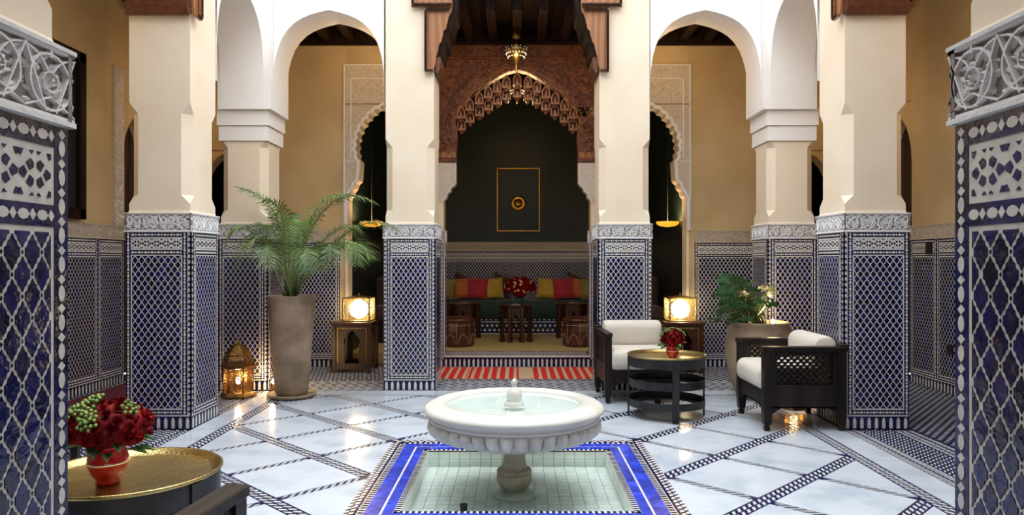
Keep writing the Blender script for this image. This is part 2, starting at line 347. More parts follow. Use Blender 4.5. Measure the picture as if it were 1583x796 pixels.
    for r_ in range(1, int(2 * m)):
        for c_ in range(1, int(n) + 1):
            cx = ix0 + (c_ + (0 if r_ % 2 == 0 else .5)) * a
            if cx < ix1 - .01: b.prism([(cx - .0035, z0 + r_ * bz / 2), (cx, z0 + r_ * bz / 2 - .0045), (cx + .0035, z0 + r_ * bz / 2), (cx, z0 + r_ * bz / 2 + .0045)], 0, -.0009, tb)
    one = MB(); one.prism(loz_pts(0, 0, hx, hz, -9, 9, -9, 9), 0, -.0018, tb)
    if not individual:
        for cx, cz in loz: st.prism(loz_pts(cx, cz, hx, hz, -9, 9, -9, 9), 0, -.0015, tb)
    FM[key] = (pl.mesh('tile_panel'), b.mesh('border_tiles'), st.mesh('lozenge_mosaic'), loz, one.mesh('lozenge_tile'))
    return FM[key]
def put_panel(parent, loc, rz, W, crl=True, crr=True, individual=False, scale=None, ztop=1.64):
    pl, b, st, loz, one = zpanel(W, crl, crr, ztop, individual)
    p = obj('tile_panel', pl, parent, loc, rz, scale=scale)
    obj('border_tiles', b, p, kind='stuff'); obj('lozenge_mosaic', st, p, kind='stuff')
    if individual:
        for cx, cz in loz:
            if individual is True or individual(cx, cz): obj('lozenge_tile', one, p, (cx, 0, cz))
            else: pass
    return p
SM = {}
def frieze_mesh(W, H=.16, warm=False):
    key = (W, H, warm)
    if key in SM: return SM[key]
    rn = random.Random(3); mb = MB(); h = W / 2; S = MT['stucco_warm'] if warm else MT['stucco']; D_ = MT['stucco_warm'] if warm else MT['stucco_shade']
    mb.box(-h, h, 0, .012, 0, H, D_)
    mb.box(-h, h, -.012, .012, 0, .010, S)
    mb.box(-h, h, -.013, .012, H - .008, H, S); mb.box(-h, h, -.009, 0, H - .015, H - .008, S)
    mb.box(-h, h, -.008, 0, .010, .017, S)
    n = max(1, round(W / .135)); s = W / n; zc = H / 2; r_ = (H - .038) / 2
    for k in range(n):
        cx = -h + (k + .5) * s
        mb.rib(arc(cx, zc, r_ * .92, 0, 2 * PI, 20), .0036, 0, .009, S); mb.rib(arc(cx, zc, r_ * .34, 0, 2 * PI, 10), .0022, 0, .008, S)
        for dx in (-.5, .5):
            mb.rib(arc(cx + dx * s, zc - r_ * .15, r_ * 1.1, .15 * PI if dx < 0 else .5 * PI, .5 * PI if dx < 0 else .85 * PI, 6), .003, 0, .008, S)
        mb.rib([(cx - s * .5, H - .018), (cx - s * .1, .02)], .0034, 0, .009, S); mb.rib([(cx + s * .5, H - .018), (cx + s * .1, .02)], .0034, 0, .009, S)
        mb.rib([(cx - s * .5, .02), (cx, .05), (cx + s * .5, .02)], .0022, 0, .009, S)
        mb.box(cx - .003, cx + .003, -.009, 0, H - .03, H - .016, S)
        for q in range(60):
            x = cx + rn.uniform(-.48, .48) * s; z = rn.uniform(.032, H - .03)
            mb.leafbump(x, z, rn.uniform(0, 2 * PI), rn.uniform(.016, .030), rn.uniform(.007, .012), 0, rn.uniform(.005, .009), S)
        for a in range(5):
            aa = PI / 2 + (a - 2) * .5
            mb.leafbump(cx + math.cos(aa) * .02, zc - .012 + math.sin(aa) * .02, aa, .028, .008, 0, .009, S)
    SM[key] = mb.mesh('stucco_frieze'); return SM[key]
def shaft(W, top, zb=1.80):
    s = W / 2 - .018; c = .075; mb = MB(); rings = []
    for z, k, e in ((zb, 0.0004, .006), (zb + .02, .0004, 0), (zb + .075, .0004, 0), (zb + .15, c, 0), (2.63, c, 0), (2.72, .0004, 0), (top, .0004, 0)):
        t = s + e
        rings.append([(-t + k, -t, z), (t - k, -t, z), (t, -t + k, z), (t, t - k, z), (t - k, t, z), (-t + k, t, z), (-t, t - k, z), (-t, -t + k, z)])
    mb.loft(rings, MT['cream']); return mb.mesh('shaft')
def column(x, y, W, top, label, faces, group=None, individual=(), fz=1.64, ztot=1.80, sides=('f', 'r', 'l', 'b')):
    """faces: dict side -> (crl, crr)"""
    o = E('tiled_column', (x, y, 0), 0, label, 'column', group); o['kind'] = 'thing'; h = W / 2
    for sd in sides:
        rz, loc = {'f': (0, (0, -h, 0)), 'r': (PI / 2, (h, 0, 0)), 'l': (-PI / 2, (-h, 0, 0)), 'b': (PI, (0, h, 0))}[sd]
        cl, cr = faces.get(sd, (False, False))
        put_panel(o, loc, rz, W, cl, cr, individual=(sd in individual), scale=(1, 1, fz / 1.64))
        obj('stucco_frieze', frieze_mesh(W), o, (loc[0], loc[1], fz), rz, scale=(1.0 + .018 / W, 1, (ztot - fz) / .16))
    c = MB(); c.box(-h + .012, h - .012, -h + .012, h - .012, 0, ztot, MT['tw']); c.build('core', o)
    obj('shaft', shaft(W, top, ztot), o)
    return o
F_, N_ = 7.91, 1.41       # back and near facade planes of the courtyard
WALLTOP = 7.0
column(-2.985, 6.085 + .2725, .545, WALLTOP, 'blue and white tiled column with tall shaft behind the brass table with roses', {'f': (False, True), 'r': (True, False)}, individual=('f',))
column(2.99, 6.085 + .2725, .545, WALLTOP, 'blue and white tiled column with tall shaft against the lattice armchair back', {'f': (True, False), 'l': (False, True)}, individual=('f',))
column(-1.165, F_ + .28, .56, WALLTOP, 'cream column on blue tiled base between the cube lantern table and the striped rug', {'f': (True, True), 'r': (True, True)}, individual=('f',))
column(1.165, F_ + .29, .58, WALLTOP, 'cream column on blue tiled base behind the armchair that faces the fountain', {'f': (True, True), 'l': (True, True)}, individual=('f',))
column(-2.965, F_ + .265, .53, 2.70, 'corner column behind the hexagonal brass lantern and the palm', {'f': (False, True), 'r': (True, False)}, individual=('f',))
column(2.975, F_ + .265, .53, 2.70, 'corner column behind the bulbous pot with philodendron', {'f': (True, False), 'l': (False, True)}, individual=('f',))
column(-.862 - .272, 1.40 - .272, .545, WALLTOP, 'huge close tiled column with lace-like frieze, gold glint low on its tiles', {}, individual=('r',), fz=1.654)
column(.822 + .272, 1.37 - .272, .545, WALLTOP, 'huge close tiled column with lace-like frieze, nearest the side with navy gallery floor', {}, individual=('l',), fz=1.654)
# their unseen counterparts at the near corners of the court
def plain_col(x, y, W, top, label): column(x, y, W, top, label, {'f': (True, True)}, sides=('f', 'r', 'l', 'b'))
plain_col(-2.985, 2.965, .545, WALLTOP, 'tiled column at the near end of the carpeted side gallery'); plain_col(2.99, 2.965, .545, WALLTOP, 'tiled column at the near end of the navy floored side gallery')
plain_col(-2.965, 1.14, .53, 2.70, 'near corner column of the court beside the carpeted gallery'); plain_col(2.975, 1.14, .53, 2.70, 'near corner column of the court beside the navy floored gallery')

# ---------------------------------------------------------------- arcade walls
PROF = [(3.03, .595), (3.3, .595), (3.45, .592), (3.6, .572), (3.72, .54), (3.82, .50), (3.91, .44), (3.98, .37), (4.03, .29), (4.065, .21), (4.09, .13), (4.11, .05), (4.12, 0)]
def arch_bay(name, p0, p1, t0, t1, axis, mt='white'):
    c = (p0 + p1) / 2; k = (p1 - p0) / 1.19
    Lf = [(c - r * k, z) for z, r in PROF]; Rt = [(c + r * k, z) for z, r in PROF[::-1]][1:]
    ar = Lf + Rt; pr = [(p0 - .0, 3.03)] + ar[0:]
    mb = MB()
    # spandrel in strips so that no face is concave
    n = len(ar)
    def P(a, z, t): return (a, t, z) if axis == 'x' else (t, a, z)
    vs = []; fs = []
    for a, z in ar: vs += [P(a, z, t0), P(a, WALLTOP, t0), P(a, z, t1), P(a, WALLTOP, t1)]
    for i in range(n - 1):
        o = 4 * i; fs += [(o, o + 4, o + 5, o + 1), (o + 2, o + 3, o + 7, o + 6), (o + 1, o + 5, o + 7, o + 3)]
    mb.add(vs, fs, MT[mt]); 
    vs2 = []; 
    for a, z in ar: vs2 += [P(a, z, t0), P(a, z, t1)]
    mb.add(vs2, [(2 * i, 2 * i + 1, 2 * i + 3, 2 * i + 2) for i in range(n - 1)], MT[mt], True)
    return mb.build(name, kind='structure')
TH = .47
SEG = {}
def wallbox(name, x0, x1, y0, y1, z0, z1, m, **kw):
    mb = MB(); mb.box(x0, x1, y0, y1, z0, z1, MT[m]); return mb.build(name, kind='structure', **kw)
for sx in (-1, 1):
    xa, xb = sorted((sx * 2.645, sx * 1.445))
    arch_bay('wall_back', xa, xb, F_ + .02, F_ + .02 + TH, 'x')
    arch_bay('wall_front', xa, xb, N_ - .02 - TH, N_ - .02, 'x')
    ta, tb_ = sorted((sx * 2.72, sx * (2.72 + TH)))
    s = 'left' if sx < 0 else 'right'
    arch_bay('wall_' + s, 6.625, 7.85, ta, tb_, 'y'); arch_bay('wall_' + s, 1.47, 2.695, ta, tb_, 'y')
    # corner piers above the corner columns, wall over the long lintel
    xc = sorted((sx * 2.648, sx * 3.22))
    wallbox('wall_' + s, *xc, 7.853, F_ + .55, 3.03, WALLTOP, 'white'); wallbox('wall_' + s, *xc, N_ - .55, 1.467, 3.03, WALLTOP, 'white')
    wallbox('wall_' + s, *sorted((sx * 2.745, sx * 3.235)), 3.25, 6.075, 4.9, WALLTOP, 'white')
wallbox('wall_back', -.88, .88, F_ + .03, F_ + .5, 4.78, WALLTOP, 'white')
wallbox('wall_front', -.88, .88, N_ - .5, N_ - .03, 4.78, WALLTOP, 'white')
# imposts on the corner columns (three stepped courses)
for sx, sy, xx, yy in ((-1, -1, -2.965, F_ + .265), (1, -1, 2.975, F_ + .265), (-1, 1, -2.965, 1.145), (1, 1, 2.975, 1.145)):
    mb = MB()
    for z0, z1, e in ((2.70, 2.855, .0), (2.865, 3.02, .016), (2.70, 3.03, -.012), ):
        d = .265 + e
        mb.box(xx - d, xx + d, yy - d, yy + d, z0, z1, MT['white'])
    d = .295; mb.box(xx - d, xx + d, yy - d, yy + d, 3.024, 3.032, MT['white'])
    mb.build('trim_1', kind='structure')

# ---------------------------------------------------------------- gallery shell
XW = 4.56; YB = 9.66
def beige_wall(name, x0, x1, y0, y1, z0=0, z1=4.4): return wallbox(name, x0, x1, y0, y1, z0, z1, 'ochre')
wl = beige_wall('wall_left', -XW - .3, -XW, -1.6, 8.45); beige_wall('wall_left', -XW - .3, -XW, 9.35, 10.0); beige_wall('wall_left', -XW - .3, -XW, 8.45, 9.35, 3.25)
wr = beige_wall('wall_right', XW, XW + .3, -1.6, 8.45); beige_wall('wall_right', XW, XW + .3, 9.35, 10.0); beige_wall('wall_right', XW, XW + .3, 8.45, 9.35, 3.25)
beige_wall('wall_front', -XW, XW, -1.7, -1.4)
# arch heads of the two side openings
for sx, s in ((-1, 'left'), (1, 'right')):
    pts = [(.45 * math.cos(a), 2.55 + .62 * math.sin(a)) for a in [PI * i / 12 for i in range(13)]]
    mb = MB()
    for i in range(12):
        a, b = pts[i], pts[i + 1]
        xs = sorted((sx * (XW), sx * (XW + .3)))
        P = [(8.9 + b[0], b[1]), (8.9 + a[0], a[1]), (8.9 + a[0], 3.26), (8.9 + b[0], 3.26)]
        mb.prism(P, xs[0], xs[1], MT['ochre'], 'yz', back=True)
    mb.build('wall_' + s, kind='structure')
    mb = MB(); xd = sx * (XW + .34)
    mb.box(min(xd, xd + sx * .05), max(xd, xd + sx * .05), 8.3, 9.5, 0, 3.3, MT['cedar_dark'])
    d = mb.build('door_1' if sx < 0 else 'door_2', kind='structure')
    for k in range(6):
        b = MB(); xx = sorted((xd, xd - sx * .02)); b.box(*xx, 8.46 + k * .147, 8.46 + k * .147 + .135, .02, 3.2, MT['table_wood']); b.build('plank', d)
# back wall of gallery, with openings: two far-corner doorways, two side doors, main alcove
def seg(x0, x1, z0=0, z1=4.4):
    o = beige_wall('wall_back', x0, x1, YB, YB + .22, z0, z1); SEG[(x0, x1, z0)] = o; return o
seg(-XW - .3, -4.2); seg(-3.25, -2.26); seg(-1.09, -.97); seg(.97, 1.09); seg(2.26, 3.25); seg(4.2, XW + .3)
for sx in (-1, 1):
    a, b = sorted((sx * 4.2, sx * 3.25)); seg(a, b, 2.85)
    c = (a + b) / 2; mb = MB(); pts = [(c + .475 * math.cos(PI * i / 12), 2.15 + .70 * math.sin(PI * i / 12) ** .9) for i in range(13)]
    for i in range(12): mb.prism([(pts[i + 1][0], pts[i + 1][1]), (pts[i][0], pts[i][1]), (pts[i][0], 2.86), (pts[i + 1][0], 2.86)], YB + .22, YB, MT['ochre'], back=True)
    mb.build('wall_back', kind='structure')
    a, b = sorted((sx * 2.26, sx * 1.09)); seg(a, b, 3.6)
seg(-1.0, 1.0, 4.36)
# rooms behind
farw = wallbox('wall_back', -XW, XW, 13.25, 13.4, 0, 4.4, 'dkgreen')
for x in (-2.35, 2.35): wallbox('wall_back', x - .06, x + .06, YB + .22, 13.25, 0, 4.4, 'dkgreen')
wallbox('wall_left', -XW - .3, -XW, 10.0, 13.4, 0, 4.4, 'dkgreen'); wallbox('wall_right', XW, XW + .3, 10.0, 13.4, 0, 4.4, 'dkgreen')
# ceilings
wallbox('ceiling', -XW - .3, XW + .3, F_ + .5, 13.4, 4.4, 4.5, 'cedar_dark')
wallbox('ceiling', -XW - .3, XW + .3, -1.7, N_ - .5, 4.4, 4.5, 'cedar_dark')
for sx in (-1, 1): wallbox('ceiling', *sorted((sx * 3.22, sx * (XW + .3))), N_ - .5, F_ + .5, 4.4, 4.5, 'cedar_dark')
bm_ = MB(); bm_.box(-.055, .055, F_ + .5, YB, 4.28, 4.4, MT['cedar_dark']); bme = bm_.mesh('ceiling_beam')
for k in range(-14, 15): obj('ceiling_beam', bme, bpy.data.objects['ceiling'], (k * .31, 0, 0))
# wood cornice at the top of the back wall
mb = MB(); mb.box(-XW, XW, YB - .04, YB, 4.24, 4.4, MT['cedar_dark']); mb.box(-XW, XW, YB - .06, YB, 4.34, 4.4, MT['cedar_dark']); mb.build('trim_2', kind='structure')

# dados on gallery walls: panel + frieze, children of their wall
def dado(parent, loc, rz, W, warm=True):
    put_panel(parent, loc, rz, W, False, False)
    obj('stucco_frieze', frieze_mesh(W, .16, warm), parent, (loc[0], loc[1], loc[2] + 1.64), rz)
bw = [o for o in col.objects if o.name.startswith('wall_back')]
wb = bpy.data.objects['wall_back']
for sx in (-1, 1):
    W3 = {k: SEG[k] for k in SEG}
    fw = lambda a: [o for k, o in SEG.items() if k[2] == 0 and k[0] < a < k[1]][0]
    dado(fw(sx * 2.79), (sx * 2.79, YB - .012, 0), 0, .90)
    dado(fw(sx * 1.03), (sx * 1.03, YB - .012, 0), 0, .118)
    dado(fw(sx * 4.37), (sx * 4.37, YB - .012, 0), 0, .34)
    dado(fw(sx * 1.03), (sx * .958, YB + .11, 0), -sx * PI / 2, .21, False)
    for yc, L_ in ((3.55, 1.75), (5.3, 1.75), (7.05, 1.75), (8.19, .53)):
        dado(wl if sx < 0 else wr, (sx * (XW - .012), yc, 0), PI / 2 if sx < 0 else -PI / 2, L_)

# ---------------------------------------------------------------- floor
def clip(poly, nx, ny, d):   # keep nx*x+ny*y<=d
    out = []
    for i in range(len(poly)):
        a, b = poly[i], poly[(i + 1) % len(poly)]; da = nx * a[0] + ny * a[1] - d; db = nx * b[0] + ny * b[1] - d
        if da <= 0: out.append(a)
        if da * db < 0: t = da / (da - db); out.append((a[0] + t * (b[0] - a[0]), a[1] + t * (b[1] - a[1])))
    return out
PC = 4.745; PO = .965; PI_ = .655; HP = .48
fl = MB()
for r_ in ((-XW - .3, XW + .3, -1.7, PC - PI_), (-XW - .3, XW + .3, PC + PI_, 13.4), (-XW - .3, -PI_, PC - PI_, PC + PI_), (PI_, XW + .3, PC - PI_, PC + PI_)):
    fl.box(*r_, -.12, -.004, MT['navy'])
floor = fl.build('floor', kind='structure')
def slab(poly, name='marble_slab', m='fm', z0=-.004, z1=0.0, parent=None):
    if len(poly) < 3: return
    A = abs(sum(poly[i][0] * poly[(i + 1) % len(poly)][1] - poly[(i + 1) % len(poly)][0] * poly[i][1] for i in range(len(poly)))) / 2
    if A < .0008: return
    cx = sum(p[0] for p in poly) / len(poly); cy = sum(p[1] for p in poly) / len(poly)
    mb = MB(); mb.prism([(p[0] - cx, p[1] - cy) for p in poly], z0, z1, MT[m], 'xy'); return mb.build(name, parent or floor, (cx, cy, 0))
TK, TN = .05, .031   # half widths of thick / thin mosaic bands
BX = 2.43; BY1 = PC + PO - .005 + 4 * HP; BY0 = 2 * PC - BY1
for mir in (-1, 1):
    for i in range(-2, 5):
        for j in range(-9, 6):
            if (i + j) % 2 == 0: continue
            X, Y = -.96 - HP * i, PC + .96 + HP * j
            # rotated cell: |X+Y| family thick (x+y=const), thin (x-y=const)
            hk = HP
            poly = []
            for su, sv in ((-1, -1), (1, -1), (1, 1), (-1, 1)):
                u = su * (HP - TK * math.sqrt(2)); v = sv * (HP - TN * math.sqrt(2))   # u = dx+dy, v = dx-dy
                poly.append((X + (u + v) / 2, Y + (u - v) / 2))
            if mir == 1: poly = [(-x, y) for x, y in poly]
            sgn = -1 if mir == -1 else 1
            poly = clip(poly, -sgn, 0, 0)
            poly = clip(poly, sgn, 0, BX - .055); poly = clip(poly, 0, 1, BY1 - .03); poly = clip(poly, 0, -1, -(BY0 + .03))
            jj = -j if j < 0 else 0
            inx = abs(X) < .96 + .01; iny = abs(Y - PC) < .96 + .01
            if inx and iny:
                if abs(abs(X) - .96) < .01 and abs(Y - PC) < .95: poly = clip(poly, -sgn, 0, -PO)
                elif abs(Y - (PC + .96)) < .01: poly = clip(poly, 0, -1, -(PC + PO))
                elif abs(Y - (PC - .96)) < .01: poly = clip(poly, 0, 1, PC - PO)
                else: continue
            slab(poly)
# border strips of white marble
for sx in (-1, 1):
    y = N_
    while y < F_ - .01:
        y2 = min(y + .93, F_ - .045); slab([(sx * (BX + .055), y + .002), (sx * 2.70, y + .002), (sx * 2.70, y2 - .002), (sx * (BX + .055), y2 - .002)]); y = y2 + (.05 if y2 > F_ - .05 else 0)
for (ya, yb_) in ((BY1 + .03, F_ - .02), (N_ + .02, BY0 - .03)):
    x = -BX - .05
    while x < BX + .04:
        x2 = min(x + .81, BX + .05); slab([(x + .002, ya), (x2 - .002, ya), (x2 - .002, yb_), (x + .002, yb_)]); x = x2
mz = MB()   # small white mosaic pieces on the navy ground
zt = -.0005
def dashes(p0, p1, width, rows, per, keep=lambda x, y: True, fill=.46, slant=.55, m='tf', start=0.0):
    dx, dy = p1[0] - p0[0], p1[1] - p0[1]; L = math.hypot(dx, dy); ux, uy = dx / L, dy / L; nx, ny = -uy, ux
    rh = width / rows
    for r_ in range(rows):
        c = -width / 2 + (r_ + .5) * rh; off = (r_ % 2) * .5 * per + start; k = 0
        while True:
            a = k * per + off; k += 1
            if a > L: break
            hw = rh * .36; l = per * fill; sl = per * slant * (1 if r_ % 2 else 1)
            q = [(a + sl * -.5, -hw), (a + l - sl * .5, -hw), (a + l + sl * .5, hw), (a + sl * .5, hw)]
            P = [(p0[0] + ux * s_ + nx * (c + t_), p0[1] + uy * s_ + ny * (c + t_)) for s_, t_ in q]
            if all(keep(x, y) for x, y in P): mz.prism(P, -.004, zt, MT[m], 'xy')
def incourt(x, y): return abs(x) < BX - .05 and BY0 + .03 < y < BY1 - .028 and not (abs(x) < PO and abs(y - PC) < PO)
for mir in (-1, 1):
    def ok(x, y, mir=mir): return incourt(x, y) and x * mir >= 0
    for k in range(-14, 15, 2):
        # thick: j-i=k  -> X+Y' = const ; thin: i+j=k
        def node(i, j): return (mir * (.96 + HP * i), PC + .96 + HP * j)
        i0, i1 = -2, 4
        dashes(node(i0, i0 + k), node(i1, i1 + k), TK * 1.7, 2, .06, ok)
        def thick_near(x, y, mir=mir):
            i = (abs(x) - .96) / HP; j = (y - PC - .96) / HP; d = (j - i); f = abs(d / 2 - round(d / 2)) * 2
            return f * HP / math.sqrt(2) < TK + .004
        dashes(node(i0, -i0 + k), node(i1, -i1 + k), TN * 1.7, 2, .055, lambda x, y: ok(x, y) and not thick_near(x, y))
for sx in (-1, 1):
    dashes((sx * BX, BY0), (sx * BX, BY1), .085, 2, .06)
for yy in (BY0, BY1): dashes((-BX + .06, yy), (BX - .06, yy), .05, 2, .055)
# between the side columns: bands and diagonal rows; galleries: navy with white dashes
for sx in (-1, 1):
    nocol = lambda x, y: not (6.07 < y < 6.65) and not (2.68 < y < 3.25) and y < F_ - .02 and y > 2.2
    dashes((sx * 2.735, 2.2), (sx * 2.735, F_), .05, 2, .05, nocol); dashes((sx * 2.80, 2.2), (sx * 2.80, F_), .05, 2, .05, nocol, fill=.5)
    for xx in (3.13, 3.18, 3.24): dashes((sx * xx, 2.2), (sx * xx, F_), .04, 1, .05, nocol)
    y = 2.0
    while y < F_:
        dashes((sx * 2.84, y), (sx * 3.10, y + .20), .026, 1, .048, nocol); y += .052
    y = 3.4
    while y < YB:
        dashes((sx * 3.30, y), (sx * (XW - .02), y), .016, 1, .075, lambda x, y: True, fill=.5, slant=0.1, start=.0375 * (round(y / .045) % 2)); y += .045
for x0, x1 in ((-2.68, -1.46), (-.86, .86), (1.48, 2.68)):
    y = F_
    while y < F_ + .54:
        dashes((x0, y + .04), (x1, y + .04), .080, 1, .12, fill=.42, slant=1.0 if round((y - F_) / .088) % 2 else -1.0); y += .088
    x = x0 - 1.2
for x0 in (-3.3,):
    x = x0 - 1.0
    while x < 3.3:
        dashes((x, F_ + .62), (x + 1.0, YB - .06), .035, 1, .06, lambda a, b: abs(a) < 3.28, fill=.75, slant=.2); x += .10
for y_ in (F_ + .59, YB - .03): dashes((-3.28, y_), (3.28, y_), .022, 1, .05)
mz.build('mosaic_chips', floor, kind='stuff')

# ---------------------------------------------------------------- pool basin and its tiled frame
pool = MB()
pool.box(-PI_ - .02, PI_ + .02, PC - PI_ - .02, PC + PI_ + .02, -.16, -.125, MT['grout'])
for a, b, c, d in ((-PI_ - .03, -PI_, PC - PI_, PC + PI_), (PI_, PI_ + .03, PC - PI_, PC + PI_), (-PI_ - .03, PI_ + .03, PC - PI_ - .03, PC - PI_), (-PI_ - .03, PI_ + .03, PC + PI_, PC + PI_ + .03)):
    pool.box(a, b, c, d, -.15, -.005, MT['grout'])
poolo = pool.build('pool_basin', label='sunken square pool basin lined with pale tiles under the marble fountain', cat='basin')
n = 17; s = 2 * PI_ / n; t1 = MB(); t1.prism([(-s / 2 + .0015, -s / 2 + .0015), (s / 2 - .0015, -s / 2 + .0015), (s / 2 - .0015, s / 2 - .0015), (-s / 2 + .0015, s / 2 - .0015)], -.003, .003, MT['pooltile'], 'xy'); tm = t1.mesh('pool_tile')
for i in range(n):
    for j in range(n): obj('pool_tile', tm, poolo, (-PI_ + (i + .5) * s, PC - PI_ + (j + .5) * s, -.122))
wt = MB()
for i in range(n):
    c = -PI_ + i * s
    for z0, z1 in ((-.118, -.066), (-.063, -.012)):
        wt.box(c + .0015, c + s - .0015, PC + PI_ - .004, PC + PI_, z0, z1, MT['pooltile']); wt.box(c + .0015, c + s - .0015, PC - PI_, PC - PI_ + .004, z0, z1, MT['pooltile'])
        wt.box(-PI_, -PI_ + .004, PC + c + .0015, PC + c + s - .0015, z0, z1, MT['pooltile']); wt.box(PI_ - .004, PI_, PC + c + .0015, PC + c + s - .0015, z0, z1, MT['pooltile'])
wt.build('wall_tiles', poolo, kind='stuff')
wa = MB(); e_ = PI_ - .004; wa.add([(-e_, PC - e_, -.045), (e_, PC - e_, -.045), (e_, PC + e_, -.045), (-e_, PC + e_, -.045)], [(0, 1, 2, 3)], MT['water']); wa.build('pool_water', label='clear shallow water filling the square pool', cat='water')
# frame: four sides built in a local frame (x along side, y outward from inner edge)
fr = MB(); fr.box(-PO, PO, PC - PO, PC - PI_, -.0038, -.0016, MT['tw']); fr.box(-PO, PO, PC + PI_, PC + PO, -.0038, -.0016, MT['tw']); fr.box(-PO, -PI_, PC - PI_, PC + PI_, -.0038, -.0016, MT['tw']); fr.box(PI_, PO, PC - PI_, PC + PI_, -.0038, -.0016, MT['tw'])
fro = fr.build('trim_3', kind='structure')
bt = MB()
for k in range(4):
    a = k * PI / 2; ca, sa = round(math.cos(a)), round(math.sin(a))
    T = lambda P: [(ca * x - sa * y, PC + sa * x + ca * y) for x, y in P]
    def add(mb, P, z=-.0002, m='tb'): mb.prism(T(P), -.003, z, MT[m], 'xy')
    # local: outward = -y ; from y=-PI_ to -PO
    def tooth(y0, y1, per, fill=.55):
        h = -y0; x = -h
        while x < h: add(bt, [(x, y0), (x + per * fill, y0), (x + per * fill, y1), (x, y1)]); x += per
    tooth(-.690, -.657, .034); tooth(-.888, -.852, .040)
    # blue rows as separate tiles
    for (y0, y1, L_, diag) in ((-.752, -.692, .105, False), (-.850, -.766, .13, True)):
        x = y0 + (0 if k % 2 == 0 else 0); nn = round(-2 * y0 / L_); st = -2 * y0 / nn
        for q in range(nn):
            xa, xb = y0 + q * st + .0012, y0 + (q + 1) * st - .0012
            polys = [[(xa, y0), (xb, y0), (xb, y1), (xa, y1)]] if not diag else [[(xa, y0), (xb - .002, y0), (xa, y1 - .002)], [(xb, y0 + .002), (xb, y1), (xa + .002, y1)]]
            for P in polys:
                P = [(max(min(x_, -y_), y_), y_) for x_, y_ in P]
                if len(set(P)) < 3: continue
                slab(T(P), 'blue_tile', 'tb2', -.003, 0.0004, fro)
    # checker band: navy ground + white chips
    add(bt, [(-.893, -.893), (.893, -.893), (.962, -.962), (-.962, -.962)], -.0010)
    for r_ in range(2):
        x = -.90
        while x < .90:
            y0 = -.91 - r_ * .030; xo = x + (r_ * .028)
            add(bt, [(xo, y0), (xo + .032, y0), (xo + .046, y0 - .024), (xo + .014, y0 - .024)], -.0003, 'tw'); x += .056
    if k in (0, 2):
        pass
bt.build('frame_mosaic', fro, kind='stuff')

# ---------------------------------------------------------------- carved cedar corbels and lintels of the central bays
def corbel_mesh():
    # local: x from 0 at pillar edge growing into the opening, z absolute, front -y at y=0, depth .56
    mb = MB()
    prof = [(-.10, 3.45), (-.015, 3.45)]
    for x0, z0, x1, z1 in ((-.015, 3.47, .02, 3.62), (.02, 3.64, .07, 3.77), (.07, 3.79, .12, 3.91), (.12, 3.93, .175, 4.08)):
        prof += [(x0, z0), (x0 + .012, z0 + .04), (x0 + .02, z0 + .09), (x1 - .012, z1 - .01), (x1, z1)]
    prof += [(.185, 4.14), (.185, 4.78)]
    top = 4.78
    # strips between successive z of the profile
    for i in range(1, len(prof) - 1):
        (xa, za), (xb, zb) = prof[i], prof[i + 1]
        if zb - za < 1e-4: continue
        xl = -.10 if za < 4.13 else -.24
        mb.prism([(xl, za), (xa, za), (xb, zb), (xl, zb)], -.006, -.02, MT['cedar_plain'], back=True)
        mb.prism([(.003, za), (max(xa, .006), za), (max(xb, .006), zb), (.003, zb)], .55, -.006, MT['cedar_mid'], back=True)
        xi = .045
        mb.prism([(max(xa - .01, .004), za), (xa + xi, za), (xb + xi, zb), (max(xb - .01, .004), zb)], .53, .02, MT['cedar_dark' if za > 3.6 else 'cedar_mid'])
    mb.prism([(.003, 3.44), (.03, 3.44), (.06, 3.50), (.003, 3.50)], .53, .01, MT['cedar_mid'])
    return mb.mesh('corbel_body')
def rope(mb, a, b, r_=.011):
    A, B = Vector(a), Vector(b); n = int((B - A).length / .016)
    for k in range(n):
        p = A.lerp(B, (k + .5) / n); d = (B - A).normalized(); q = Vector((0, -1, 0)); s = d.cross(q)
        P = []
        for u, v in ((-.004, -1), (.010, -1), (.004, 1), (-.010, 1)): P.append(p + d * u + s * (v * r_))
        mb.add([tuple(x) for x in P] + [tuple(x + Vector((0, .01, 0))) + () for x in P] , [(0, 1, 2, 3), (0, 4, 5, 1), (1, 5, 6, 2), (2, 6, 7, 3), (3, 7, 4, 0)], MT['cedar_dark'])
def corbel_frame():
    mb = MB(); t = MT['cedar']; p = MT['cedar_plain']
    for x0, x1, z0, z1 in ((-.115, -.085, 3.435, 4.12), (-.115, -.01, 3.435, 3.46), (-.115, .14, 4.09, 4.12), (-.255, .18, 4.135, 4.165), (-.255, -.225, 4.135, 4.78)):
        mb.box(x0, x1, -.045, -.018, z0, z1, p)
    for a, b in (((-.100, 0, 3.45), (-.100, 0, 4.10)), ((-.10, 0, 3.447), (-.02, 0, 3.447)), ((-.10, 0, 4.105), (.16, 0, 4.105)), ((-.24, 0, 4.15), (.18, 0, 4.15)), ((-.24, 0, 4.16), (-.24, 0, 4.7))):
        rope(mb, (a[0], -.056, a[2]), (b[0], -.056, b[2]))
    mb.box(-.085, -.078, -.03, -.018, 3.46, 4.08, t); mb.box(-.225, .18, -.03, -.018, 4.175, 4.185, t)
    return mb.mesh('rope_moulding')
cm, cf = corbel_mesh(), corbel_frame()
for loc, rz, sx, lab in (((-.885, F_ + .0, 0), 0, 1, 'stepped cedar corbel over the pillar beside the palm side of the alcove'), ((.875, F_ + .0, 0), 0, -1, 'stepped cedar corbel over the pillar on the armchair side of the alcove')):
    o = E('wooden_corbel', loc, rz, lab, 'corbel')
    for me, nm in ((cm, 'corbel_body'), (cf, 'rope_moulding')): obj(nm, me, o, scale=(sx, 1, 1))
